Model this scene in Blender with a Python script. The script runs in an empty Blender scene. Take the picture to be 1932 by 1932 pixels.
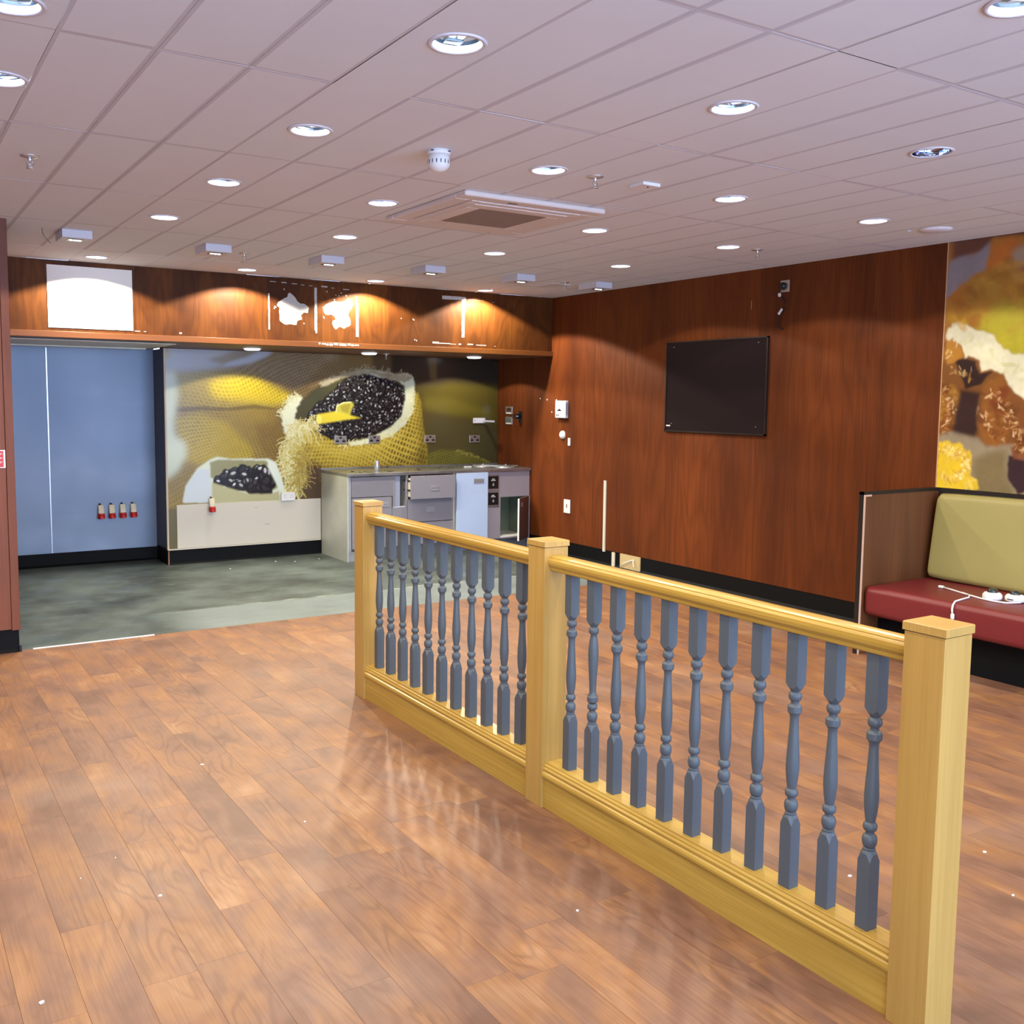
import bpy, math, random
import numpy as np
from mathutils import Vector, Matrix
from mathutils.geometry import delaunay_2d_cdt

S = bpy.context.scene
COL = S.collection
# ------------------------------------------------------------------ camera
EYE = 1.6534
cam_d = bpy.data.cameras.new('camera'); cam = bpy.data.objects.new('camera', cam_d); COL.objects.link(cam)
r_ = Vector((0.8486, -0.5289, 0.0092)).normalized()
f_ = Vector((0.5274, 0.8445, -0.0927)).normalized()
u_ = r_.cross(f_).normalized()
cam.matrix_world = Matrix(((r_.x, u_.x, -f_.x, 0), (r_.y, u_.y, -f_.y, 0), (r_.z, u_.z, -f_.z, EYE), (0, 0, 0, 1)))
cam_d.sensor_fit = 'HORIZONTAL'; cam_d.sensor_width = 36.0
cam_d.lens = 1856.16 / 1932 * 36.0
cam_d.shift_x = (966 - 912.15) / 1932
cam_d.shift_y = -(966 - 927.55) / 1932
cam_d.clip_start = 0.05; cam_d.clip_end = 60
S.camera = cam
# ------------------------------------------------------------------ world, exposure
w = bpy.data.worlds.new('World'); S.world = w; w.use_nodes = True
bg = w.node_tree.nodes['Background']
bg.inputs['Color'].default_value = (0.50, 0.67, 1.0, 1); bg.inputs['Strength'].default_value = 8.0
S.view_settings.view_transform = 'Standard'; S.view_settings.look = 'None'
S.view_settings.gamma = 1.0; S.view_settings.use_curve_mapping = False
S.view_settings.exposure = 0.12
try:
    S.cycles.max_bounces = 8; S.cycles.diffuse_bounces = 5; S.cycles.glossy_bounces = 4
    S.cycles.sample_clamp_indirect = 4.0
except Exception: pass

# ------------------------------------------------------------------ main dimensions (metres)
C = 2.752          # ceiling
XR = 6.300         # right wall face
YB = 8.719         # bulkhead face
YM = 9.785         # wall with the coffee picture
YA = 10.22         # steel alcove
YJ = 6.93          # joint between wood planks and dark vinyl
ZS = 2.125         # soffit of the bulkhead
XP, YP = 0.780, 6.90   # corner of the left wall end
PI = math.pi

# ------------------------------------------------------------------ helpers
def lin(c):
    return tuple(((v / 255.) / 12.92 if v / 255. <= 0.04045 else (((v / 255.) + 0.055) / 1.055) ** 2.4) for v in c)

ORG = {}
class MB:
    def __init__(s): s.v = []; s.f = []; s.sm = []
    def add(s, vs, fs, smooth=False):
        n = len(s.v); s.v += [tuple(p) for p in vs]
        s.f += [tuple(i + n for i in f) for f in fs]; s.sm += [smooth] * len(fs); return s
    def box(s, a, b):
        x0, y0, z0 = min(a[0], b[0]), min(a[1], b[1]), min(a[2], b[2]); x1, y1, z1 = max(a[0], b[0]), max(a[1], b[1]), max(a[2], b[2])
        return s.add([(x0,y0,z0),(x1,y0,z0),(x1,y1,z0),(x0,y1,z0),(x0,y0,z1),(x1,y0,z1),(x1,y1,z1),(x0,y1,z1)],
              [(3,2,1,0),(4,5,6,7),(0,1,5,4),(1,2,6,5),(2,3,7,6),(3,0,4,7)])
    def lathe(s, prof, c, seg=24, axis='z', smooth=True, cap=True):
        """prof: list of (radius, height) along axis from c"""
        vs = []
        for r, h in prof:
            for k in range(seg):
                a = 2 * PI * k / seg; p = (r * math.cos(a), r * math.sin(a), h)
                if axis == 'x': p = (p[2], p[0], p[1])
                if axis == 'y': p = (p[0], p[2], -p[1])
                vs.append((c[0] + p[0], c[1] + p[1], c[2] + p[2]))
        fs = []
        for i in range(len(prof) - 1):
            for k in range(seg):
                k2 = (k + 1) % seg
                fs.append((i*seg+k, i*seg+k2, (i+1)*seg+k2, (i+1)*seg+k))
        s.add(vs, fs, smooth)
        if cap:
            n = len(s.v) - len(vs)
            if prof[0][0] > 1e-5: s.f.append(tuple(n + k for k in range(seg))[::-1]); s.sm.append(False)
            if prof[-1][0] > 1e-5: s.f.append(tuple(n + (len(prof)-1)*seg + k for k in range(seg))); s.sm.append(False)
        return s
    def tube(s, pts, r, seg=8):
        P = [Vector(p) for p in pts]; vs = []
        ref = Vector((0, 0, 1))
        for i, p in enumerate(P):
            t = (P[min(i+1, len(P)-1)] - P[max(i-1, 0)]).normalized()
            a = t.cross(ref)
            if a.length < 0.05: a = t.cross(Vector((1, 0, 0)))
            a.normalize(); b = t.cross(a)
            for k in range(seg):
                q = p + (a * math.cos(2*PI*k/seg) + b * math.sin(2*PI*k/seg)) * r
                vs.append(tuple(q))
        fs = [(i*seg+k, i*seg+(k+1) % seg, (i+1)*seg+(k+1) % seg, (i+1)*seg+k) for i in range(len(P)-1) for k in range(seg)]
        fs += [tuple(range(seg))[::-1], tuple((len(P)-1)*seg + k for k in range(seg))]
        return s.add(vs, fs, True)
    def prism(s, prof, lo, hi, axis):
        """closed 2D profile swept along an axis. axis 'y': profile (x,z); 'x': (y,z); 'z': (x,y)"""
        n = len(prof)
        def P(p, t): return {'y': (p[0], t, p[1]), 'x': (t, p[0], p[1]), 'z': (p[0], p[1], t)}[axis]
        return s.add([P(p, lo) for p in prof] + [P(p, hi) for p in prof],
              [tuple(range(n))[::-1], tuple(range(n, 2*n))] + [(i, (i+1) % n, n+(i+1) % n, n+i) for i in range(n)])

def newmesh(name, mb, org, mat):
    me = bpy.data.meshes.new(name)
    me.from_pydata([(p[0]-org[0], p[1]-org[1], p[2]-org[2]) for p in mb.v], [], mb.f)
    me.polygons.foreach_set('use_smooth', mb.sm)
    bm = __import__('bmesh').new(); bm.from_mesh(me)
    __import__('bmesh').ops.recalc_face_normals(bm, faces=bm.faces); bm.to_mesh(me); bm.free()
    for m in (mat if isinstance(mat, (list, tuple)) else [mat]): me.materials.append(m)
    me.update(); return me

def obj(name, mb, mat, parent=None, bevel=0, seg=2, label=None, kind=None):
    """one mesh object, vertices given in world space, origin at its parent's (or its own foot)"""
    if parent is not None: org = ORG[parent.name]
    else:
        v = np.array(mb.v); org = tuple((v.min(0) + v.max(0)) / 2); org = (org[0], org[1], v.min(0)[2])
    me = newmesh(name, mb, org, mat)
    o = bpy.data.objects.new(name, me); COL.objects.link(o)
    if parent is not None: o.parent = parent
    else: o.location = org
    ORG[o.name] = org
    if bevel:
        b = o.modifiers.new('bevel', 'BEVEL'); b.width = bevel; b.segments = seg; b.limit_method = 'ANGLE'; b.angle_limit = math.radians(40)
        b.harden_normals = False
    if label: o['label'] = label
    if kind: o['kind'] = kind
    return o

def thing(name, loc, label, cat, group=None):
    o = bpy.data.objects.new(name, None); COL.objects.link(o); o.location = loc; ORG[o.name] = tuple(loc)
    o.empty_display_size = 0.05
    o['label'] = label; o['category'] = cat
    if group: o['group'] = group
    return o
def tag(o, label, cat, group=None):
    o['label'] = label; o['category'] = cat
    if group: o['group'] = group
    return o
def empty_struct(name, loc=(0, 0, 0)):
    o = bpy.data.objects.new(name, None); COL.objects.link(o); o.location = loc; ORG[o.name] = tuple(loc); o['kind'] = 'structure'
    return o
def kids(o): return [c for c in ALLKIDS.get(o.name, [])]
def dup(root, loc, label, rotz=None, group=None):
    r = root.copy(); COL.objects.link(r); r.location = loc; r['label'] = label
    if rotz is not None: r.rotation_euler = (0, 0, rotz)
    if group: r['group'] = group
    ORG[r.name] = tuple(loc)
    for ch in list(root.children):
        c = ch.copy(); COL.objects.link(c); c.parent = r
        for g in list(ch.children):
            d = g.copy(); COL.objects.link(d); d.parent = c
    return r

# ------------------------------------------------------------------ materials
def nt(name):
    m = bpy.data.materials.new(name); m.use_nodes = True
    n = m.node_tree.nodes; b = n['Principled BSDF']; return m, m.node_tree, n, m.node_tree.links, b
def N(n, t, **kw):
    x = n.new(t)
    for k, v in kw.items():
        if k in x.bl_rna.properties.keys(): setattr(x, k, v)
        else: x.inputs[k.replace('_', ' ')].default_value = v
    return x
def mix(n, l, fac, a, b, mode='MIX'):
    x = n.new('ShaderNodeMix'); x.data_type = 'RGBA'; x.blend_type = mode
    for s, v in ((x.inputs[0], fac), (x.inputs[6], a), (x.inputs[7], b)):
        if hasattr(v, 'links') or hasattr(v, 'is_linked'): l.new(v, s)
        elif isinstance(v, (int, float)): s.default_value = v
        else: s.default_value = (*v[:3], 1)
    return x.outputs[2]
def ramp(n, l, src, stops):
    r = n.new('ShaderNodeValToRGB'); l.new(src, r.inputs[0]); e = r.color_ramp.elements
    while len(e) > 1: e.remove(e[-1])
    for i, (p, c) in enumerate(stops):
        if i == 0: e[0].position = p; k = e[0]
        else: k = e.new(p)
        k.color = (*c[:3], 1) if not isinstance(c, (int, float)) else (c, c, c, 1)
    return r.outputs[0]
def mth(n, l, op, a, b=None):
    x = n.new('ShaderNodeMath'); x.operation = op
    for i, v in enumerate((a, b)):
        if v is None: continue
        if isinstance(v, (int, float)): x.inputs[i].default_value = v
        else: l.new(v, x.inputs[i])
    return x.outputs[0]
def coords(n, l, scale=(1, 1, 1), rnd=0.0, obj=False):
    src = n.new('ShaderNodeTexCoord').outputs['Object'] if obj else n.new('ShaderNodeNewGeometry').outputs['Position']
    if rnd:
        oi = n.new('ShaderNodeObjectInfo')
        v = n.new('ShaderNodeVectorMath'); v.operation = 'MULTIPLY_ADD'
        cx = n.new('ShaderNodeCombineXYZ')
        for i in range(3): l.new(mth(n, l, 'MULTIPLY', oi.outputs['Random'], rnd * (1 + i * .7)), cx.inputs[i])
        a = n.new('ShaderNodeVectorMath'); a.operation = 'ADD'; l.new(src, a.inputs[0]); l.new(cx.outputs[0], a.inputs[1]); src = a.outputs[0]
    mp = n.new('ShaderNodeMapping'); mp.inputs['Scale'].default_value = scale; l.new(src, mp.inputs[0])
    return mp.outputs[0]
def noise(n, l, vec, scale, detail=3, rough=.5, dist=0.0):
    x = n.new('ShaderNodeTexNoise'); x.inputs['Scale'].default_value = scale; x.inputs['Detail'].default_value = detail
    x.inputs['Roughness'].default_value = rough; x.inputs['Distortion'].default_value = dist; l.new(vec, x.inputs['Vector'])
    return x.outputs['Fac']
def bump(n, l, b, h, strength=.2, dist=.002):
    x = n.new('ShaderNodeBump'); x.inputs['Strength'].default_value = strength; x.inputs['Distance'].default_value = dist
    l.new(h, x.inputs['Height']); l.new(x.outputs[0], b.inputs['Normal'])

def plain(name, c, rough=.5, metal=0.0, var=.06, scale=6, bmp=0.0, spec=None, coat=0):
    m, t, n, l, b = nt(name); c = lin(c)
    v = coords(n, l); f = noise(n, l, v, scale, 4)
    col = mix(n, l, f, tuple(x * (1 - var) for x in c), tuple(min(1, x * (1 + var)) for x in c))
    l.new(col, b.inputs['Base Color']); b.inputs['Roughness'].default_value = rough; b.inputs['Metallic'].default_value = metal
    if spec is not None: b.inputs['Specular IOR Level'].default_value = spec
    if coat: b.inputs['Coat Weight'].default_value = coat
    if bmp: bump(n, l, b, noise(n, l, v, scale * 12, 3), bmp)
    return m
def emit(name, c, s):
    m, t, n, l, b = nt(name); b.inputs['Base Color'].default_value = (*lin(c), 1)
    b.inputs['Emission Color'].default_value = (*lin(c), 1); b.inputs['Emission Strength'].default_value = s; return m

def wood(name, dark, mid, light, grain='z', rough=.4, k=9.0, fig=1.0, rnd=3.0, stretch=9., bs=.1, pvar=.12, coarse=1.0, spec=.4, rnoise=0.0):
    """wood seen as contour lines of a smooth field stretched along the grain + fine fibres"""
    m, t, n, l, b = nt(name)
    ax = {'x': 0, 'y': 1, 'z': 2}[grain]
    s1 = [coarse * 3.2] * 3; s1[ax] = coarse * 3.2 / stretch
    s2 = [70 * coarse] * 3; s2[ax] = 2.2
    v1 = coords(n, l, s1, rnd); v2 = coords(n, l, s2, rnd)
    field = noise(n, l, v1, 1.0, 1.2, .35, .15)
    warp = mth(n, l, 'MULTIPLY', noise(n, l, v2, 1.0, 2), .035)
    ph = mth(n, l, 'MULTIPLY', mth(n, l, 'ADD', field, warp), k * 2 * PI)
    ring = mth(n, l, 'MULTIPLY_ADD', mth(n, l, 'SINE', ph), .5); 
    ring.node.inputs[2].default_value = .5
    ring = mth(n, l, 'POWER', ring, 1.8)
    fib = noise(n, l, v2, 1.0, 3, .6)
    big = noise(n, l, v1, .55, 2, .5)
    base = mix(n, l, ramp(n, l, big, [(.3, 0.), (.7, 1.)]), lin(dark), lin(light))
    base = mix(n, l, .5, base, lin(mid))
    f2 = mth(n, l, 'MULTIPLY', ring, .55 * fig)
    base = mix(n, l, f2, base, lin(dark))
    base = mix(n, l, ramp(n, l, fib, [(.3, .45), (.62, 0.)]), base, lin(dark))
    oi = n.new('ShaderNodeObjectInfo')
    pv = mth(n, l, 'MULTIPLY_ADD', oi.outputs['Random'], pvar * 2); pv.node.inputs[2].default_value = 1 - pvar
    hs = n.new('ShaderNodeHueSaturation'); l.new(base, hs.inputs['Color']); l.new(pv, hs.inputs['Value'])
    l.new(hs.outputs[0], b.inputs['Base Color'])
    b.inputs['Specular IOR Level'].default_value = spec
    if rnoise:
        rr = mth(n, l, 'MULTIPLY_ADD', noise(n, l, coords(n, l, (1, 1, 1)), 2.2, 5, .6), rnoise); rr.node.inputs[2].default_value = rough - rnoise / 2
        l.new(rr, b.inputs['Roughness'])
    else: b.inputs['Roughness'].default_value = rough
    bump(n, l, b, fib, bs, .001)
    return m

WALLWOOD = wood('wall veneer', (60, 26, 10), (104, 50, 18), (128, 66, 26), 'z', rough=.55, k=6, fig=.45, stretch=6, coarse=1.5, pvar=.05, spec=.18)
WALLWOOD2 = wood('bulkhead veneer', (46, 22, 9), (88, 47, 15), (118, 70, 22), 'z', rough=.5, k=6, fig=.6, stretch=3.5, coarse=2.0, pvar=.03, spec=.15)
PILWOOD = wood('pillar veneer', (92, 50, 36), (118, 68, 48), (134, 80, 58), 'z', rough=.5, k=4, fig=.4, stretch=8, coarse=1.6, pvar=.05, spec=.3)
LIPWOOD = wood('lip veneer', (84, 48, 18), (106, 62, 24), (118, 70, 30), 'x', rough=.4, k=4, fig=.3, stretch=8, pvar=.03)
ENDWOOD = wood('bench end veneer', (64, 34, 18), (98, 58, 32), (128, 82, 48), 'z', rough=.45, k=5, fig=.3, stretch=14, coarse=2.2, pvar=.04)
OAK = wood('lacquered oak', (150, 114, 56), (188, 152, 80), (202, 170, 100), 'z', rough=.32, k=3, fig=.3, stretch=12, coarse=1.5, pvar=.02, bs=.05)
OAKY = wood('lacquered oak lengthwise', (140, 104, 36), (196, 160, 72), (212, 180, 94), 'y', rough=.28, k=5, fig=.45, stretch=10, coarse=2.0, pvar=.02, bs=.05)
def floor_wood():
    m, t, n, l, b = nt('wood effect planks'); c = 2.6
    v1 = coords(n, l, (c*2.9, c*.72, 1), 40.); v2 = coords(n, l, (150, 3.2, 1), 40.); v3 = coords(n, l, (1, .55, 1), 25.)
    field = noise(n, l, v1, 1.0, 1.6, .4, .5)
    ph = mth(n, l, 'MULTIPLY', mth(n, l, 'ADD', field, mth(n, l, 'MULTIPLY', noise(n, l, v2, 1., 2), .02)), 8 * 2 * PI)
    ring = mth(n, l, 'MULTIPLY_ADD', mth(n, l, 'SINE', ph), .5); ring.node.inputs[2].default_value = .5
    ring = mth(n, l, 'POWER', ring, 3.0)
    where = ramp(n, l, noise(n, l, v3, 2.6, 2), [(.42, .04), (.66, .46)])
    patch_ = noise(n, l, v3, 4.5, 3, .55, .3)
    base = ramp(n, l, patch_, [(.30, lin((106, 74, 58))), (.46, lin((128, 91, 70))), (.60, lin((145, 101, 64))), (.74, lin((162, 122, 88)))])
    base = mix(n, l, mth(n, l, 'MULTIPLY', ring, where), base, lin((92, 58, 42)))
    fib = noise(n, l, v2, 1.0, 3, .6)
    base = mix(n, l, ramp(n, l, fib, [(.32, .38), (.60, 0.)]), base, lin((96, 62, 46)))
    dust = ramp(n, l, noise(n, l, coords(n, l, (1, 1, 1)), 1.3, 4, .55), [(.52, 0.), (.78, .26)])
    base = mix(n, l, dust, base, lin((158, 144, 134)))
    oi = n.new('ShaderNodeObjectInfo'); pv = mth(n, l, 'MULTIPLY_ADD', oi.outputs['Random'], .13); pv.node.inputs[2].default_value = .935
    hs = n.new('ShaderNodeHueSaturation'); l.new(base, hs.inputs['Color']); l.new(pv, hs.inputs['Value']); l.new(hs.outputs[0], b.inputs['Base Color'])
    rr = mth(n, l, 'MULTIPLY_ADD', noise(n, l, coords(n, l, (1, 1, 1)), 2.2, 5, .6), .18); rr.node.inputs[2].default_value = .42
    l.new(rr, b.inputs['Roughness']); b.inputs['Specular IOR Level'].default_value = .4
    bump(n, l, b, fib, .02, .001); return m
FLOORW = floor_wood()
SUB = plain('substrate', (60, 45, 38), .9)
DARKSK = plain('black skirting', (10, 11, 14), .6, var=.3, scale=3, spec=.15)
WHITE = plain('white plastic', (226, 226, 226), .4)
TRIMW = plain('white metal trim', (220, 220, 228), .35)
GREYP = plain('grey box plastic', (200, 202, 212), .45)
STEEL = plain('brushed steel', (170, 174, 180), .4, metal=.6, var=.12, scale=9)
CHROME = plain('chrome', (214, 216, 220), .25, metal=.75)
BLACK = plain('black plastic', (16, 16, 18), .35)
LAV = plain('lavender laminate', (128, 126, 136), .45, var=.05, scale=2.5)
LAVS = plain('scuffed lavender steel', (132, 132, 142), .42, metal=.35, var=.2, scale=3)
BLUESHEEN = plain('laminate with painted blue sheen', (174, 194, 228), .4, var=.03)  # the door's blue reflection is put into its base colour
CREAM = plain('cream board', (206, 200, 184), .5, var=.03, scale=2)
BEIGE = plain('beige board', (190, 168, 124), .6)
RED = plain('red plastic', (186, 34, 30), .35)
GREENW = plain('pale green lining', (128, 142, 126), .5)
BROWND = plain('brown laminate', (92, 62, 54), .4)
MAROON = plain('maroon leatherette', (108, 30, 34), .45, var=.08, scale=2, bmp=.05)
OLIVE = plain('olive leatherette', (148, 138, 82), .5, var=.04, scale=3, bmp=.05)
BOARDF = plain('dark felt', (34, 25, 27), .95, var=.1, scale=30, spec=.1)
PATCH = plain('bare white board', (184, 182, 178), .7, var=.04)
SIGNW = plain('white sheet', (232, 232, 226), .6, var=.02)
BALGREY = plain('slate blue paint', (75, 84, 91), .45, var=.08, scale=5, bmp=.04)
GLASSD = plain('dark lens', (30, 40, 42), .08, coat=.5)

# ------------------------------------------------------------------ printed pictures: painted into the colours of a fine mesh (flat print)
class Print:
    """u = metres along the wall, v = height above the floor"""
    def __init__(s, u0, u1, v0, v1, step, seed=1):
        s.u = np.arange(u0, u1 + step / 2, step); s.v = np.arange(v0, v1 + step / 2, step); s.step = step
        s.U, s.V = np.meshgrid(s.u, s.v); s.c = np.zeros(s.U.shape + (3,)); s.r = np.random.RandomState(seed)
    def blur(s, a, rad):
        k = max(1, int(rad / s.step))
        for _ in range(2):
            for ax in (0, 1):
                p = np.pad(a, [(k + 1, k) if i == ax else (0, 0) for i in (0, 1)], mode='edge'); cs = np.cumsum(p, axis=ax)
                n = a.shape[ax]; a = (np.take(cs, range(2*k+1, 2*k+1+n), ax) - np.take(cs, range(0, n), ax)) / (2*k+1)
        return a
    def mask(s, pts, blur=0, rag=0, ragf=40):
        U, V = s.U, s.V
        if rag: U = U + rag * (s.noise(ragf) - .5); V = V + rag * (s.noise(ragf) - .5)
        m = np.zeros(U.shape, bool); n = len(pts)
        for i in range(n):
            (x0, y0), (x1, y1) = pts[i], pts[(i+1) % n]
            if y0 == y1: continue
            m ^= ((V >= min(y0, y1)) & (V < max(y0, y1)) & (U < x0 + (V - y0) * (x1 - x0) / (y1 - y0)))
        m = m.astype(float)
        return s.blur(m, blur) if blur else m
    def noise(s, f):
        """smooth noise, f cells per metre"""
        h = int((s.v[-1]-s.v[0]) * f) + 3; w_ = int((s.u[-1]-s.u[0]) * f) + 3
        g = s.r.rand(h, w_); y = (s.V - s.v[0]) * f; x = (s.U - s.u[0]) * f
        yi = y.astype(int); xi = x.astype(int); fy = y - yi; fx = x - xi
        fy = fy*fy*(3-2*fy); fx = fx*fx*(3-2*fx)
        return g[yi, xi]*(1-fy)*(1-fx) + g[yi, xi+1]*(1-fy)*fx + g[yi+1, xi]*fy*(1-fx) + g[yi+1, xi+1]*fy*fx
    def put(s, m, col, a=1.0):
        if isinstance(col, tuple): col = np.array(lin(col))
        s.c = s.c * (1 - (m*a)[..., None]) + col * (m*a)[..., None]
    def poly(s, pts, col, blur=.01, a=1.0, rag=0, ragf=40):
        m = s.mask(pts, blur, rag, ragf); s.put(m, col, a); return m
    def weave(s, m, cell, ang, light=.5, dark=.5, warp=.03, wf=3, lo=None):
        U = s.U + warp * (s.noise(wf) - .5) + .25*cell*(s.noise(30) - .5); V = s.V + warp * (s.noise(wf) - .5) + .25*cell*(s.noise(30) - .5)
        m = m * (.35 + .75*s.noise(3.5))
        a = U * math.cos(ang) + V * math.sin(ang); b = -U * math.sin(ang) + V * math.cos(ang)
        ga = np.abs(np.sin(math.pi * a / cell)); gb = np.abs(np.sin(math.pi * b / cell))
        f3 = s.noise(26); thr = np.clip(1.15 + .5*f3 - 1.7 * np.minimum(ga, gb), 0, 1)         # 1 on threads
        f = 1 - dark * (1 - thr) + light * thr * .5
        s.c = s.c * (1 + (f - 1)[..., None] * m[..., None])
    def line(s, pts, col, wd, a=1.0):
        col = np.array(lin(col))
        for (x0, y0), (x1, y1) in zip(pts[:-1], pts[1:]):
            i0 = max(0, int((min(x0, x1) - 3*wd - s.u[0]) / s.step)); i1 = int((max(x0, x1) + 3*wd - s.u[0]) / s.step) + 2
            j0 = max(0, int((min(y0, y1) - 3*wd - s.v[0]) / s.step)); j1 = int((max(y0, y1) + 3*wd - s.v[0]) / s.step) + 2
            U = s.U[j0:j1, i0:i1]; V = s.V[j0:j1, i0:i1]
            if U.size == 0: continue
            dx, dy = x1-x0, y1-y0; L = dx*dx + dy*dy + 1e-9
            t = np.clip(((U-x0)*dx + (V-y0)*dy) / L, 0, 1); d = np.hypot(U-x0-t*dx, V-y0-t*dy)
            m = np.clip(1.5 - d / wd, 0, 1)[..., None] * a
            s.c[j0:j1, i0:i1] = s.c[j0:j1, i0:i1] * (1-m) + col * m
    def ell(s, x, y, ra, rb, ang, col, a=1.0, soft=.35):
        R = max(ra, rb) * 1.4
        i0 = max(0, int((x-R-s.u[0])/s.step)); i1 = int((x+R-s.u[0])/s.step)+2; j0 = max(0, int((y-R-s.v[0])/s.step)); j1 = int((y+R-s.v[0])/s.step)+2
        U = s.U[j0:j1, i0:i1]-x; V = s.V[j0:j1, i0:i1]-y
        if U.size == 0: return
        p = U*math.cos(ang)+V*math.sin(ang); q = -U*math.sin(ang)+V*math.cos(ang)
        d = np.sqrt((p/ra)**2 + (q/rb)**2); m = (np.clip((1+soft-d)/soft, 0, 1)*a)[..., None]
        s.c[j0:j1, i0:i1] = s.c[j0:j1, i0:i1]*(1-m) + np.array(lin(col))*m
    def beans(s, pts, size, n, base=(30, 22, 28), hi=(186, 182, 188)):
        m = s.mask(pts); s.put(s.blur(m, .006), base)
        js, is_ = np.nonzero(m > .5)
        ks = s.r.choice(len(js), n)
        for k in ks:
            x, y = s.u[is_[k]], s.v[js[k]]; an = s.r.rand() * PI; sc = size * (.8 + .5 * s.r.rand()); t = s.r.rand()
            s.ell(x, y, sc, sc*.62, an, (8, 6, 8)); s.ell(x, y, sc*.82, sc*.5, an, (24 + 26*t, 20 + 20*t, 22 + 20*t))
            s.ell(x + .15*sc, y + .25*sc, sc*.60, sc*.30, an, (104, 98, 106), .10 + .25*s.r.rand())
            if s.r.rand() < .5: s.ell(x + .15*sc, y + .28*sc, sc*.44, sc*.24, an, hi, .45 + .55*s.r.rand())
        return m
    def fringe(s, path, n, L, spread, col, col2, wd=.004, down=0.0):
        P = np.array(path)
        for _ in range(n):
            k = s.r.rand() * (len(P)-1); i = int(k); p = P[i] + (P[i+1]-P[i])*(k-i)
            an = s.r.rand()*2*PI; ln = L*(.4+s.r.rand()); q = p + s.r.randn(2)*spread
            pts = [tuple(q)]
            for j in range(5):
                an += s.r.randn()*.7; q = q + ln/5*np.array([math.cos(an), math.sin(an)]) + np.array([0, -down*ln/5]); pts.append(tuple(q))
            t = s.r.rand(); s.line(pts, tuple(col[m]*(1-t)+col2[m]*t for m in range(3)), wd, .85)
    def mesh(s, name, place, mat, parent=None, org=(0, 0, 0)):
        h, w_ = s.U.shape; me = bpy.data.meshes.new(name)
        co = place(s.U.ravel(), s.V.ravel()) - np.array(org)
        idx = np.arange(h*w_).reshape(h, w_)
        q = np.stack([idx[:-1, :-1], idx[:-1, 1:], idx[1:, 1:], idx[1:, :-1]], -1).reshape(-1, 4)
        me.vertices.add(h*w_); me.vertices.foreach_set('co', co.astype(np.float32).ravel())
        me.loops.add(q.size); me.loops.foreach_set('vertex_index', q.ravel().astype(np.int32))
        me.polygons.add(len(q)); me.polygons.foreach_set('loop_start', np.arange(0, q.size, 4, dtype=np.int32))
        ca = me.color_attributes.new('print', 'FLOAT_COLOR', 'POINT')
        c = np.clip(np.concatenate([s.c, np.ones((h, w_, 1))], -1), 0, 1).astype(np.float32); ca.data.foreach_set('color', c.ravel())
        me.materials.append(mat); me.update(calc_edges=True); me.validate()
        o = bpy.data.objects.new(name, me); COL.objects.link(o)
        if parent is not None: o.parent = parent
        return o
def printmat(name, rough):
    m, t, n, l, b = nt(name); a = n.new('ShaderNodeVertexColor'); a.layer_name = 'print'
    l.new(a.outputs[0], b.inputs['Base Color']); b.inputs['Roughness'].default_value = rough
    return m

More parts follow.
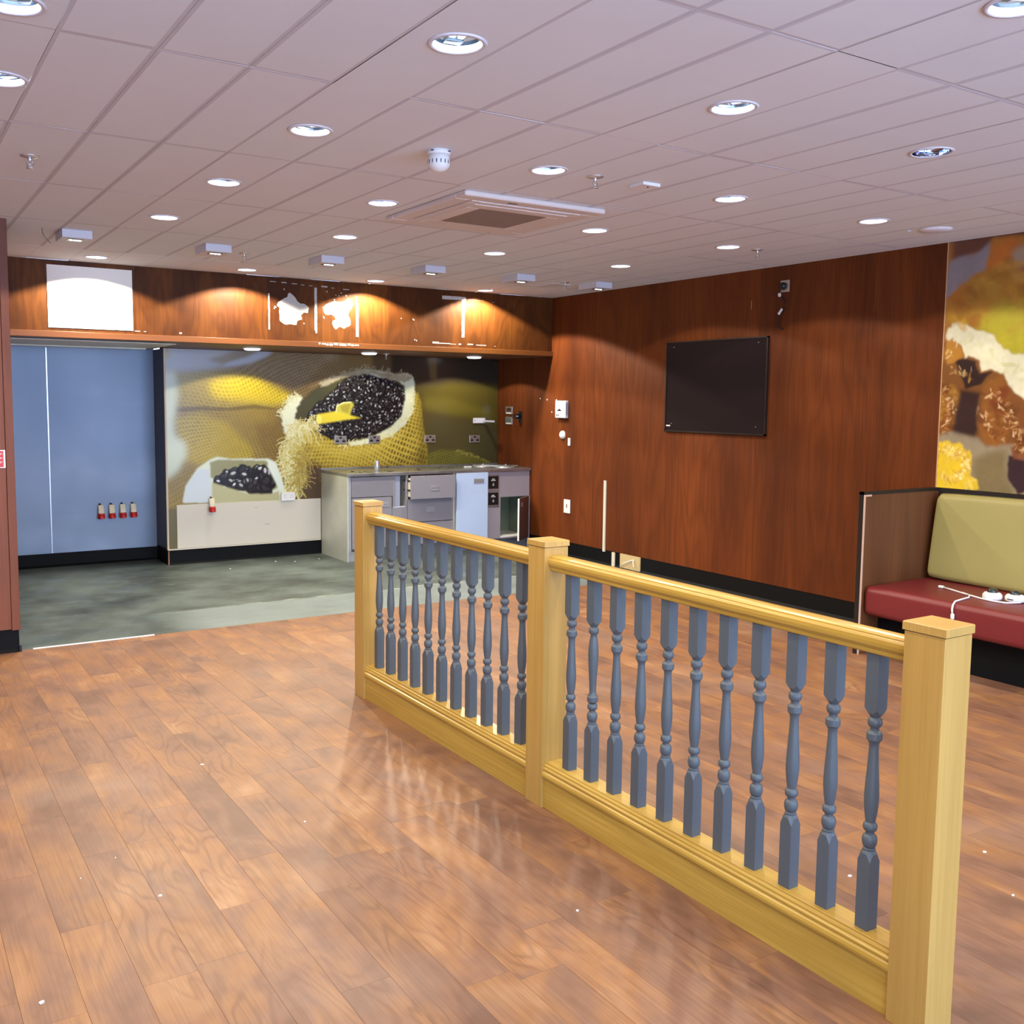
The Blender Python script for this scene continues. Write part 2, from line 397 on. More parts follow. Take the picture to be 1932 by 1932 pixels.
def coffee_picture():
    A = Print(2.458, 6.297, .152, 2.122, .0058, 3)
    A.put(np.ones(A.U.shape), (112, 92, 44))
    # blurred background on the right: dark shop above, olive sack below
    A.poly([(4.656,2.299),(6.332,2.366),(6.353,0.744),(4.654,0.801)], (84, 70, 40), .04)
    A.poly([(4.880,2.308),(6.332,2.366),(6.339,1.778),(5.310,1.824),(4.880,1.846)], (52, 42, 32), .03)
    A.poly([(4.656,2.242),(4.899,2.251),(4.899,1.817),(4.592,1.812)], (92, 70, 48), .02)
    A.poly([(5.349,2.179),(5.472,2.183),(5.473,1.886),(5.391,1.885)], (100, 78, 48), .012)
    A.poly([(5.243,1.764),(5.654,1.847),(6.302,1.821),(6.307,1.373),(5.869,1.437),(5.311,1.527)], (96, 82, 32), .04)
    A.poly([(5.311,1.688),(5.655,1.667),(6.048,1.572),(6.306,1.467),(5.726,1.486),(5.311,1.557)], (112, 98, 36), .03)
    A.poly([(5.312,1.450),(6.308,1.323),(6.316,0.714),(5.314,0.959)], (84, 74, 44), .04)
    m = A.poly([(5.281,0.780),(5.314,1.031),(5.519,1.081),(5.765,1.065),(5.981,1.005),(6.201,0.919),(6.278,0.747)], (112, 104, 44), .012); A.weave(m, .03, .3, .5, .5)
    A.fringe([(5.730,1.065),(5.908,1.025),(6.054,0.978),(6.201,0.919)], 60, .03, .008, (170, 158, 84), (120, 110, 50), .004)
    # big folds of sacking
    A.poly([(2.448,2.210),(4.656,2.299),(4.653,0.450),(2.414,0.564)], (146, 118, 52), .02)
    A.poly([(3.190,2.240),(4.656,2.299),(4.655,1.612),(4.038,1.497),(3.572,1.605)], (124, 98, 60), .04)
    A.poly([(3.572,1.605),(4.655,1.612),(4.653,0.450),(3.446,0.511)], (126, 98, 50), .05)
    A.poly([(2.552,1.882),(2.811,1.913),(3.240,1.897),(3.687,1.688),(3.715,1.579),(3.072,1.560),(2.598,1.573)], (160, 134, 58), .03)
    A.poly([(2.888,1.800),(3.076,1.856),(3.350,1.851),(3.630,1.742),(3.803,1.634),(3.572,1.594),(3.127,1.629),(2.913,1.664)], (206, 174, 34), .035)
    A.poly([(2.544,1.444),(2.804,1.496),(3.069,1.389),(3.340,1.117),(3.225,0.822),(2.901,0.940),(2.588,1.053)], (178, 148, 46), .03)
    A.poly([(3.344,1.388),(3.684,1.386),(3.797,0.997),(3.678,0.778),(3.452,1.006)], (132, 102, 48), .03)
    m = A.poly([(2.553,1.933),(2.971,1.970),(3.350,1.899),(3.804,1.744),(4.041,1.942),(4.283,2.144),(4.043,2.219),(3.465,2.170),(3.025,2.024)], (136, 112, 80), .03)
    full = A.mask([(2.483,1.957),(3.024,1.971),(3.577,2.121),(4.283,2.200),(4.282,1.835),(3.801,1.496),(3.739,1.054),(3.676,0.500),(2.455,0.562)], .03)
    A.weave(full, .034, .35, .42, .40, .34, 1.3)
    A.poly([(2.546,1.552),(2.805,1.564),(3.072,1.554),(3.346,1.588),(3.686,1.529),(3.346,1.545),(3.071,1.522),(2.805,1.527),(2.545,1.506)], (92, 70, 24), .006, .7)
    # pale background top left and along the left edge
    A.poly([(2.448,2.210),(3.579,2.255),(3.464,2.101),(3.187,1.986),(2.891,1.931),(2.655,1.910),(2.442,1.905)], (168, 166, 178), .03)
    A.poly([(2.866,2.029),(3.134,2.111),(3.465,2.154),(3.297,2.021),(3.024,1.982)], (140, 118, 92), .02, .8)
    A.poly([(3.024,1.960),(3.296,1.999),(3.492,2.080),(3.578,2.148),(3.465,2.165),(3.297,2.074),(3.078,2.004)], (182, 184, 206), .012, .8)
    A.poly([(2.442,1.905),(2.553,1.907),(2.579,1.676),(2.533,1.392),(2.541,1.278),(2.642,1.209),(2.650,1.078),(2.559,0.924),(2.461,0.848),(2.420,0.850)], (204, 204, 186), .03)
    A.poly([(2.456,2.134),(2.496,2.120),(2.515,2.029),(2.464,2.018)], (176, 152, 96), .008, .7)
    A.poly([(2.413,0.537),(2.552,0.557),(2.545,0.156),(2.406,0.166)], (104, 92, 60), .01)
    # big sack, back rim and shaded inside
    A.poly([(3.713,1.386),(3.802,1.596),(3.950,1.719),(4.100,1.821),(4.343,1.921),(4.592,1.966),(4.783,1.959),(5.043,1.936),(5.162,1.898),(5.216,1.763),(5.177,1.438),(4.654,1.034),(4.035,1.104)], (74, 66, 42), .012)
    # sack body
    body = A.poly([(3.836,1.375),(3.977,1.340),(4.127,1.243),(4.340,1.167),(4.591,1.163),(4.880,1.264),(5.077,1.409),(5.176,1.704),(5.230,1.734),(5.277,1.616),(5.299,1.378),(5.354,1.109),(5.356,0.778),(4.654,0.597),(4.277,0.728),(3.825,0.829),(3.768,1.053)], (176, 148, 60), .008)
    A.poly([(3.915,0.994),(4.277,0.928),(4.783,0.937),(5.111,1.024),(5.313,1.109),(5.355,0.838),(4.654,0.626),(3.914,0.826)], (140, 112, 46), .03, .8)
    A.weave(body, .040, -.22, .9, .66, .16, 1.6)
    A.poly([(3.755,0.915),(3.945,1.005),(4.070,0.934),(4.068,0.565),(3.706,0.582)], (84, 58, 38), .02)
    A.beans([(3.906,1.385),(3.901,1.441),(3.991,1.563),(4.159,1.676),(4.331,1.836),(4.480,1.918),(4.656,1.945),(4.847,1.868),(5.010,1.801),(5.063,1.703),(5.044,1.527),(4.945,1.409),(4.783,1.311),(4.591,1.255),(4.403,1.234),(4.218,1.237),(4.067,1.300)], .026, 1500)
    A.poly([(3.919,1.441),(3.895,1.496),(4.039,1.636),(4.282,1.835),(4.374,1.893),(4.282,1.880),(4.040,1.748),(3.908,1.607)], (70, 70, 46), .01, .8)
    # pale hem round the mouth
    A.poly([(4.374,1.922),(4.592,1.972),(4.783,1.959),(4.945,1.917),(5.096,1.943),(5.176,1.898),(5.196,1.734),(5.177,1.527),(5.077,1.379),(4.913,1.251),(4.654,1.173),(4.402,1.143),(4.402,1.189),(4.654,1.231),(4.880,1.334),(5.024,1.462),(5.077,1.662),(5.063,1.802),(4.978,1.859),(4.880,1.881),(4.751,1.890),(4.592,1.938)], (222, 218, 194), .005, 1, .012, 60)
    A.poly([(4.040,1.820),(4.343,1.927),(4.592,1.972),(4.847,1.938),(5.076,1.931),(5.176,1.886),(5.076,1.838),(4.880,1.869),(4.656,1.934),(4.343,1.882),(4.100,1.776)], (168, 152, 130), .006, 1, .015, 60)
    A.poly([(3.638,1.387),(3.640,1.524),(3.716,1.634),(3.815,1.690),(3.861,1.651),(3.802,1.552),(3.778,1.441),(3.871,1.385),(4.013,1.407),(3.977,1.340),(3.859,1.319),(3.799,1.220),(3.711,1.193)], (226, 222, 198), .006, 1, .02, 50)
    A.fringe([(3.628,1.496),(3.716,1.634),(3.815,1.690)], 60, .05, .012, (236, 230, 208), (190, 176, 120), .0035)
    A.fringe([(4.279,1.156),(4.654,1.196),(4.945,1.292),(5.143,1.497),(5.196,1.793)], 150, .04, .008, (236, 232, 210), (210, 190, 110), .0035)
    A.fringe([(4.100,1.821),(4.343,1.927),(4.592,1.978),(4.880,1.927),(5.162,1.921)], 120, .05, .008, (190, 178, 156), (140, 120, 90), .003)
    A.poly([(3.711,1.193),(3.800,1.319),(3.977,1.385),(3.887,1.218),(3.868,0.995),(3.914,0.798),(3.824,0.706),(3.707,0.749),(3.657,0.945),(3.682,1.111)], (196, 172, 92), .015)
    A.fringe([(4.013,1.407),(3.859,1.386),(3.771,1.303),(3.711,1.193),(3.670,1.056),(3.679,0.889),(3.707,0.749),(3.795,0.718)], 330, .13, .032, (240, 234, 200), (196, 168, 84), .0045, .5)
    A.fringe([(3.886,1.107),(3.855,0.940),(3.795,0.746)], 160, .1, .03, (200, 176, 96), (150, 120, 50), .004, .5)
    A.poly([(5.196,1.804),(5.297,1.705),(5.332,1.378),(5.368,1.078),(5.356,0.747),(5.179,0.783),(5.259,1.200),(5.244,1.497)], (92, 76, 26), .03, .55)
    A.poly([(3.835,1.352),(4.036,1.228),(4.278,1.122),(4.654,1.138),(5.111,1.350),(5.044,1.232),(4.654,1.046),(4.217,1.044),(3.946,1.134)], (214, 184, 84), .02, .4)
    # scoop
    A.poly([(4.256,1.581),(4.330,1.610),(4.429,1.616),(4.454,1.588),(4.416,1.525),(4.403,1.451),(4.280,1.468),(4.243,1.508)], (206, 188, 84), .003)
    A.poly([(4.287,1.576),(4.342,1.593),(4.416,1.599),(4.379,1.497),(4.311,1.519)], (176, 158, 60), .003)
    A.poly([(4.026,1.485),(4.244,1.519),(4.317,1.502),(4.416,1.474),(4.535,1.445),(4.403,1.434),(4.280,1.417),(4.055,1.385),(4.020,1.429)], (230, 204, 62), .003)
    A.ell(4.049,1.435, .028, .04, 0, (244, 224, 110))
    A.line([(4.243,1.508),(4.256,1.576),(4.330,1.610),(4.416,1.616)], (246, 238, 170), .006)
    # small cotton bag with beans
    A.poly([(2.605,0.617),(2.634,0.774),(2.752,0.949),(2.876,1.031),(2.956,1.061),(3.096,1.036),(3.486,1.032),(3.565,0.992),(3.621,0.836),(3.666,0.695),(3.607,0.570)], (222, 222, 208), .004)
    A.poly([(2.605,0.617),(2.645,0.789),(2.763,0.938),(2.863,0.941),(2.883,0.834),(2.895,0.603)], (212, 214, 224), .008)
    A.poly([(2.883,0.860),(2.881,1.009),(2.967,1.034),(3.452,1.011),(3.519,0.977),(3.586,0.809),(3.609,0.736),(3.476,0.675),(3.279,0.684),(3.006,0.776)], (150, 142, 104), .006)
    A.beans([(2.915,0.817),(3.062,0.897),(3.199,0.936),(3.451,0.929),(3.518,0.839),(3.562,0.738),(3.493,0.680),(3.279,0.695),(3.060,0.763)], .044, 150, (40, 28, 28), (226, 222, 226))
    A.poly([(2.895,0.603),(2.893,0.807),(3.059,0.747),(3.279,0.673),(3.504,0.663),(3.597,0.692),(3.607,0.570)], (188, 178, 140), .006)
    A.poly([(3.480,1.016),(3.565,0.981),(3.621,0.836),(3.655,0.712),(3.597,0.704),(3.563,0.782),(3.507,0.894),(3.479,0.950)], (228, 228, 222), .004)
    A.c *= (.90 + .2 * A.noise(3))[..., None]; A.c *= np.array([.93, 1.02, .95])
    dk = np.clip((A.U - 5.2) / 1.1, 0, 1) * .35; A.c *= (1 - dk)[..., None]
    return A

def cake_picture():
    A = Print(2.3, 4.128, 1.078, 2.748, .0048, 8)
    A.put(np.ones(A.U.shape), (150, 100, 40))
    def P(pts, col, blur=.01, a=1.0, rag=.045, ragf=11): return A.poly(pts, col, blur, a, rag, ragf)
    P([(4.117,2.813),(3.521,2.797),(3.511,2.632),(3.789,2.673),(3.896,2.645),(4.114,2.628)], (92, 54, 40), .02)
    P([(4.114,2.628),(3.896,2.652),(3.805,2.703),(3.795,2.650),(3.848,2.571),(3.925,2.510),(4.034,2.432),(4.124,2.387),(4.118,2.565)], (126, 118, 122), .012)
    P([(3.807,2.737),(3.612,2.744),(3.379,2.616),(3.345,2.063),(3.571,2.073),(4.123,2.243),(4.123,2.380),(3.961,2.485),(3.848,2.571)], (158, 100, 34), .014)
    P([(3.848,2.571),(3.790,2.694),(3.704,2.723),(3.650,2.700),(3.695,2.588),(3.742,2.491)], (170, 98, 34), .02)
    P([(3.699,2.656),(3.608,2.678),(3.379,2.616),(3.369,2.454),(3.601,2.461),(3.679,2.485)], (150, 130, 110), .02)
    P([(3.692,2.537),(3.572,2.541),(3.372,2.503),(3.364,2.373),(3.598,2.410)], (150, 84, 30), .015, .8)
    P([(3.960,2.478),(3.816,2.533),(3.705,2.454),(3.768,2.323),(3.914,2.317),(4.011,2.377)], (152, 118, 40), .03, .8)
    P([(4.123,2.243),(3.911,2.264),(3.699,2.352),(3.357,2.259),(3.337,1.932),(3.563,1.938),(3.750,2.013),(3.942,2.161)], (168, 146, 44), .03)
    P([(4.004,2.253),(3.874,2.279),(3.839,2.183),(3.912,2.152)], (150, 90, 34), .012, .8)
    P([(4.114,2.278),(4.069,2.382),(4.015,2.448),(3.883,2.419),(3.989,2.323)], (150, 92, 30), .02, .7)
    P([(3.871,2.227),(3.581,2.242),(3.349,2.128),(3.333,1.866),(3.561,1.905),(3.752,2.047)], (178, 168, 46), .03, .9)
    P([(4.111,2.099),(4.103,2.163),(4.040,2.217),(3.942,2.168),(3.773,2.110),(3.734,2.047),(3.634,1.974),(3.565,1.979),(3.333,1.866),(3.313,1.538),(3.548,1.685),(3.645,1.753),(3.686,1.839),(3.779,1.893),(3.850,1.863),(3.873,1.947),(3.931,1.977),(3.960,1.950),(4.004,2.058),(4.052,2.078),(4.070,2.061)], (216, 212, 178), .005, 1, .02, 40)
    P([(4.117,2.063),(4.004,2.058),(3.960,1.950),(3.931,1.977),(3.873,1.947),(3.850,1.863),(3.779,1.893),(3.686,1.839),(3.645,1.753),(3.548,1.685),(3.313,1.538),(3.284,1.076),(4.090,1.372),(4.127,1.882)], (120, 76, 34), .006)
    P([(4.114,2.077),(4.053,2.096),(4.004,2.051),(3.977,1.979),(4.044,1.938),(4.105,1.918)], (170, 118, 40), .008)
    P([(4.051,1.935),(3.962,1.978),(3.885,1.955),(3.843,1.863),(3.778,1.875),(3.845,1.771),(3.937,1.754)], (42, 24, 24), .008)
    P([(3.987,1.754),(3.843,1.736),(3.838,1.525),(3.854,1.425),(4.036,1.465),(4.100,1.554)], (52, 30, 30), .012)
    P([(3.851,1.560),(3.842,1.719),(3.775,1.833),(3.687,1.853),(3.635,1.753),(3.624,1.564),(3.642,1.409),(3.767,1.386),(3.842,1.471)], (134, 84, 34), .006)
    P([(4.131,1.755),(4.075,1.802),(3.986,1.736),(4.024,1.592),(4.037,1.483),(4.119,1.462)], (158, 112, 40), .01)
    P([(3.802,1.666),(3.682,1.770),(3.635,1.753),(3.638,1.633),(3.723,1.562)], (118, 58, 26), .01)
    P([(3.645,1.753),(3.548,1.685),(3.315,1.571),(3.292,1.208),(3.528,1.362),(3.607,1.410)], (118, 72, 34), .01)
    P([(4.142,1.443),(4.036,1.469),(3.854,1.425),(3.777,1.368),(3.589,1.394),(3.300,1.340),(3.284,1.076),(4.144,1.055)], (146, 132, 106), .012)
    P([(3.855,1.311),(3.639,1.357),(3.629,1.184),(3.552,1.069),(3.840,1.062)], (122, 106, 72), .02)
    P([(3.640,1.253),(3.619,1.316),(3.535,1.362),(3.303,1.390),(3.285,1.092),(3.570,1.085)], (52, 34, 40), .006)
    P([(3.623,1.385),(3.531,1.403),(3.480,1.297),(3.583,1.305)], (130, 80, 50), .006)
    # glossy caramel highlights
    def gloss(pts, n, spread, lo, hi, sz):
        Q = np.array(pts)
        for _ in range(n):
            k = A.r.rand() * (len(Q)-1); i = int(k); p = Q[i] + (Q[i+1]-Q[i])*(k-i) + A.r.randn(2)*spread; t = A.r.rand()
            A.ell(p[0], p[1], sz*(.5+1.3*A.r.rand()), sz*(.25+.5*A.r.rand()), A.r.rand()*PI, tuple(lo[m]*(1-t)+hi[m]*t for m in range(3)), .2+.45*A.r.rand(), .8)
    for path in ([(3.844,1.630),(3.786,1.526),(3.714,1.406),(3.650,1.529),(3.673,1.632),(3.732,1.719),(3.811,1.701)], [(3.640,1.667),(3.597,1.531),(3.556,1.429),(3.529,1.379),(3.431,1.333)], [(4.112,1.773),(4.047,1.664),(4.061,1.555),(4.088,1.482)]):
        gloss(path, 70, .02, (84, 42, 20), (150, 92, 36), .022); gloss(path, 45, .022, (170, 120, 60), (240, 214, 170), .009)
    gloss([(4.087,2.008),(4.048,1.881),(3.981,1.861),(3.923,1.836)], 25, .02, (150, 100, 40), (236, 210, 150), .010)
    A.poly([(3.987,1.754),(3.843,1.736),(3.838,1.525),(3.854,1.425),(4.036,1.465),(4.026,1.628)], (46, 28, 28), .02, .75, .02, 30)
    gloss([(4.072,2.097),(3.938,2.091),(3.784,1.979),(3.557,1.837),(3.456,1.735)], 60, .02, (190, 190, 130), (232, 228, 200), .02)
    gloss([(4.061,2.239),(3.880,2.367),(3.711,2.556),(3.587,2.342),(3.480,2.135)], 50, .05, (130, 84, 26), (186, 140, 50), .045)
    # yellow crumb
    P([(4.128,1.056),(4.130,1.389),(4.052,1.399),(3.992,1.383),(3.966,1.399),(3.925,1.350),(3.887,1.345),(3.879,1.267),(3.885,1.184),(3.827,1.152),(3.820,1.092),(3.849,1.079)], (218, 184, 44), .004, 1, .02, 60)
    gloss([(4.107,1.334),(4.007,1.303),(3.923,1.307),(3.916,1.200),(3.998,1.140),(4.097,1.151),(3.843,1.115)], 90, .02, (180, 130, 30), (250, 228, 130), .016)
    gloss([(4.107,1.334),(4.009,1.339),(3.923,1.307),(3.916,1.200),(3.998,1.140)], 40, .02, (240, 216, 140), (250, 240, 190), .008)
    # soft tonal variation
    A.c *= (.92 + .16 * A.noise(9))[..., None] * (.95 + .1 * A.noise(40))[..., None]
    return A

rnd = random.Random(5)
# ================================================================== ceiling: concealed grid of 300 x 1170 mm tiles
def tile_mat():
    m, t, n, l, b = nt('mineral fibre tile'); v = coords(n, l)
    f = noise(n, l, v, 3, 3); c = lin((222, 226, 232))
    col = mix(n, l, f, tuple(x * .95 for x in c), tuple(min(1, x * 1.03) for x in c))
    l.new(col, b.inputs['Base Color']); b.inputs['Roughness'].default_value = .75
    bump(n, l, b, noise(n, l, v, 160, 2), .12, .001); return m
TILE = tile_mat()
TEDGE = plain('tile edge band', (198, 196, 204), .8)
TX0, TDX, TY0, TDY = 0.5272, 0.30, 3.3008, 1.1698
DL = [  # recessed downlights: x, y, label
 (0.387, 3.15, 'recessed round downlight cut off by the top left corner of the photo'),
 (0.437, 3.901, 'recessed round downlight cut by the left edge of the photo, above the leftmost sprinkler'),
 (1.596, 2.732, 'largest recessed downlight at the top centre of the photo, showing its lamp and reflector'),
 (1.593, 3.921, 'recessed downlight left of and slightly above the smoke detector'),
 (1.595, 5.095, 'lit downlight third from the panelled bulkhead in the left row, before the two farthest'),
 (1.592, 6.277, 'lit downlight in the left row just nearer than the one above the white sheet'),
 (1.584, 8.353, 'downlight close to the bulkhead directly above the blank white sheet'),
 (2.795, 2.736, 'large lit downlight in the upper right of the ceiling, nearest one right of the largest'),
 (2.812, 3.941, 'lit downlight just right of the smoke detector, left of a sprinkler'),
 (2.505, 5.111, 'lit downlight beside the left edge of the air conditioning cassette'),
 (2.808, 6.309, 'lit downlight beyond the left far corner of the air conditioning cassette'),
 (2.82, 8.396, 'downlight close to the bulkhead, just left of the two peeled patches'),
 (3.996, 2.724, 'unlit downlight with mirror reflector showing reflections, upper right of the ceiling'),
 (4.014, 3.928, 'lit downlight right of the small square ceiling sensor'),
 (4.038, 5.137, 'lit downlight at the right corner of the air conditioning cassette'),
 (4.045, 6.351, 'lit downlight straight beyond the air conditioning cassette grille'),
 (4.074, 8.457, 'downlight close to the bulkhead, right above the second peeled patch strip'),
 (5.202, 3.910, 'rightmost lit downlight near the cake picture wall, by the shallow ceiling dome'),
 (5.233, 5.128, 'lit downlight beside a sprinkler near the dark panelled right wall'),
 (5.259, 6.341, 'lit downlight near the right wall, between the cassette and the room corner'),
 (5.324, 8.522, 'downlight nearest the bulkhead and right wall corner'),
 (2.738, 1.618, 'recessed downlight cut off by the top right corner of the photo'),
]
HOLE = .080
HIDDEN = [(0.4, 1.55), (1.55, 1.6), (4.0, 1.6), (5.2, 1.6), (5.2, 2.74), (1.55, .4), (2.75, .4), (4.0, .4), (-.8, 1.6), (-.8, 2.75), (-.8, 3.95), (-.8, 5.1), (.42, 5.9)]  # unseen downlights, added to light the foreground
circles = [(x, y) for x, y, _ in DL] + HIDDEN
ceil_root = empty_struct('ceiling', (0, 0, C))
top = MB().box((-4, -2.5, C + .03), (XR + .2, YB + .2, C + .08)); obj('ceiling_slab', top, plain('pale slab', (150, 146, 150), .9), ceil_root)
def tile_proto():
    g = .0010; ch = .013; d = .0007; hx, hy = TDX/2 - g, TDY/2 - g
    mb = MB()
    o = [(-hx,-hy),(hx,-hy),(hx,hy),(-hx,hy)]; i_ = [(-hx+ch,-hy+ch),(hx-ch,-hy+ch),(hx-ch,hy-ch),(-hx+ch,hy-ch)]
    vs = [(x, y, .014) for x, y in o] + [(x, y, d) for x, y in o] + [(x, y, 0) for x, y in i_]
    fs = [(4+k, 4+(k+1) % 4, (k+1) % 4, k) for k in range(4)] + [(8+k, 8+(k+1) % 4, 4+(k+1) % 4, 4+k) for k in range(4)] + [(11,10,9,8), (0,1,2,3)]
    me = newmesh('ceiling_tile', mb.add(vs, fs), (0, 0, 0), [TILE, TEDGE])
    for p in me.polygons:
        if p.center.z < .002 and (abs(p.center.x) > hx - ch or abs(p.center.y) > hy - ch): p.material_index = 1
    return me
tp = tile_proto()
def cut_tile(cx, cy, cs):
    g = .0012; hx, hy = TDX/2 - g, TDY/2 - g
    pts = [(cx-hx,cy-hy),(cx+hx,cy-hy),(cx+hx,cy+hy),(cx-hx,cy+hy)]; faces = [[0,1,2,3]]; loops = []
    for (x, y) in cs:
        n = len(pts); pts += [(x + HOLE*math.cos(2*PI*k/28), y + HOLE*math.sin(2*PI*k/28)) for k in range(28)]; faces.append(list(range(n, n+28)))
    V, E_, F, *_ = delaunay_2d_cdt([Vector(p) for p in pts], [], faces, 0, 1e-5)
    mb = MB(); fs = []
    for f in F:
        m = sum((V[i] for i in f), Vector((0, 0))) / len(f)
        if not (cx-hx < m.x < cx+hx and cy-hy < m.y < cy+hy): continue
        if any((m.x-x)**2 + (m.y-y)**2 < (HOLE*.995)**2 for x, y in cs): continue
        fs.append(tuple(f))
    mb.add([(v.x-cx, v.y-cy, 0.0005) for v in V], fs)
    return newmesh('ceiling_tile_cut', mb, (0, 0, 0), TILE)
def seen(x, y, z, mrg=.06):
    p = Vector((x, y, z - EYE)); d = p.dot(f_)
    if d < .2: return False
    a = .5 + p.dot(r_)/d*1856/1932 - .0279; b = .5 + p.dot(u_)/d*1856/1932 + .0199
    return -mrg < a < 1+mrg and -mrg < b < 1+mrg
rest = MB()
for j in range(-5, 6):
    for i in range(-15, 20):
        cx = TX0 + (i + .5)*TDX; cy = TY0 + (j + .5)*TDY
        if cx - TDX/2 > XR - .01: continue
        cs = [(x, y) for x, y in circles if abs(x-cx) < TDX/2 + HOLE and abs(y-cy) < TDY/2 + HOLE]
        vis = any(seen(cx + sx*TDX/2, cy + sy*TDY/2, C) for sx in (-1, 0, 1) for sy in (-1, -.5, 0, .5, 1))
        if cy - TDY/2 > YB: continue
        if not vis and not cs:
            rest.box((cx-.149, cy-.584, C), (min(XR, cx+.149), min(YB, cy+.584), C+.012)); continue
        if cs: me = cut_tile(cx, cy, cs)
        elif cx + TDX/2 > XR or cy + TDY/2 > YB:
            x1, y1 = min(XR, cx+TDX/2) - .001, min(YB, cy+TDY/2) - .001
            me = newmesh('ceiling_tile_edge', MB().box((-TDX/2+.001, -TDY/2+.001, 0), (x1-cx, y1-cy, .012)), (0, 0, 0), TILE)
        else: me = tp
        o = bpy.data.objects.new('ceiling_tile', me); COL.objects.link(o); o.parent = ceil_root
        o.location = (cx, cy, (rnd.random()-.5)*.0010); o.rotation_euler = ((rnd.random()-.5)*.0008, (rnd.random()-.5)*.003, 0)
obj('ceiling_tile', rest, TILE, ceil_root, kind='stuff')

# ================================================================== floor
fl = empty_struct('floor', (0, 0, 0))
obj('subfloor', MB().box((-4, -2.5, -.06), (XR + .1, 10.4, -.004)), SUB, fl)
PX0, PDX, PL = 0.745, 0.1545, 0.9144
def plank_mesh(len_, nm='plank', wd=PDX):
    g = .00018; b = .0005; hx, hy = wd/2 - g, len_/2 - g
    vs = [(-hx,-hy,-.004),(hx,-hy,-.004),(hx,hy,-.004),(-hx,hy,-.004)] + [(-hx,-hy,-b),(hx,-hy,-b),(hx,hy,-b),(-hx,hy,-b)] + [(-hx+b,-hy+b,0),(hx-b,-hy+b,0),(hx-b,hy-b,0),(-hx+b,hy-b,0)]
    fs = [(3,2,1,0)] + [(k,(k+1) % 4,4+(k+1) % 4,4+k) for k in range(4)] + [(4+k,4+(k+1) % 4,8+(k+1) % 4,8+k) for k in range(4)] + [(8,9,10,11)]
    return newmesh(nm, MB().add(vs, fs), (0, 0, 0), FLOORW)
pm = plank_mesh(PL); cand = []; restp = MB()
for i in range(-31, 37):
    xc = PX0 + (i + .5)*PDX
    if xc + PDX/2 > XR + .16: continue
    off = {-1: 3.40, -2: 2.903}.get(i, rnd.random()*PL*6)
    y = -2.5 - PL + (off % PL)
    while y < YJ:
        y0, y1 = y, min(y + PL, YJ); y += PL
        if y1 - y0 < .03: continue
        cand.append((xc, (y0+y1)/2, y1-y0))
def inview(c):
    x, y, L = c
    if x < .66 and y > 6.95: return False
    return any(seen(x, y + s*L/2, 0, .0) for s in (-1, -.5, 0, .5, 1))
vis = [c for c in cand if inview(c) and c[1] < YJ]
vis.sort(key=lambda c: c[0]**2 + c[1]**2)
keep = set(vis[:298]); edge_c = {}
for c in cand:
    x, y, L = c
    w_ = PDX
    if c in keep:
        if abs(L - PL) < 1e-4 and x + PDX/2 < XR + .02: me = pm
        else: me = edge_c.setdefault(round(L, 3), plank_mesh(L, 'plank_cut'))
        o = bpy.data.objects.new('plank', me); COL.objects.link(o); o.parent = fl; o.location = (x, y, 0)
    else:
        restp.box((x-w_/2+.0004, y-L/2+.0004, -.004), (x+w_/2-.0004, y+L/2-.0004, -.0001))
obj('plank', restp, FLOORW, fl, kind='stuff')
# kitchen vinyl: dark grey green, worn, with a paler scrubbed band
def vinyl_mat():
    m, t, n, l, b = nt('worn dark vinyl'); v = coords(n, l); vs = coords(n, l, (1.2, 5, 1))
    base = mix(n, l, ramp(n, l, noise(n, l, v, 1.6, 6, .62), [(.35, 0.), (.68, 1.)]), lin((46, 54, 52)), lin((88, 100, 98)))
    st = ramp(n, l, noise(n, l, vs, 2.4, 9, .7, .4), [(.56, 0.), (.72, 1.)])
    base = mix(n, l, mth(n, l, 'MULTIPLY', st, .35), base, lin((140, 146, 138)))
    sep = n.new('ShaderNodeSeparateXYZ'); l.new(v, sep.inputs[0])
    wob = mth(n, l, 'MULTIPLY', noise(n, l, v, 3, 4), .12)
    yy = mth(n, l, 'ADD', sep.outputs[1], wob)
    band = mth(n, l, 'MULTIPLY', ramp(n, l, mth(n, l, 'SUBTRACT', 7.70, yy), [(.0, 0.), (.035, 1.)]), ramp(n, l, mth(n, l, 'SUBTRACT', sep.outputs[0], 1.7), [(0., 0.), (.4, 1.)]))
    base = mix(n, l, mth(n, l, 'MULTIPLY', band, .55), base, lin((134, 148, 152)))
    line = ramp(n, l, mth(n, l, 'ABSOLUTE', mth(n, l, 'SUBTRACT', yy, 7.695)), [(0., 1.), (.02, 0.)])
    line = mth(n, l, 'MULTIPLY', line, ramp(n, l, noise(n, l, v, 5, 3), [(.45, 0.), (.55, .6)]))
    line = mth(n, l, 'MULTIPLY', line, ramp(n, l, mth(n, l, 'SUBTRACT', sep.outputs[0], 2.2), [(0., 0.), (.5, 1.)]))
    base = mix(n, l, line, base, lin((190, 196, 178)))
    sp = ramp(n, l, noise(n, l, v, 46, 2), [(.73, 0.), (.78, 1.)])
    base = mix(n, l, mth(n, l, 'MULTIPLY', sp, .5), base, lin((190, 192, 184)))
    l.new(base, b.inputs['Base Color'])
    l.new(ramp(n, l, noise(n, l, v, 3, 5), [(.3, .34), (.7, .6)]), b.inputs['Roughness']); return m
obj('vinyl_sheet', MB().box((XP - .3, YJ, -.004), (XR, 10.3, .0)), vinyl_mat(), fl, label='dark grey-green worn vinyl of the serving area')
t1 = obj('trim_1', MB().prism([(YJ-.012, 0.0), (YJ+.012, 0.0), (YJ+.008, .004), (YJ-.008, .004)], .855, 1.63, 'x'), TRIMW, kind='structure')

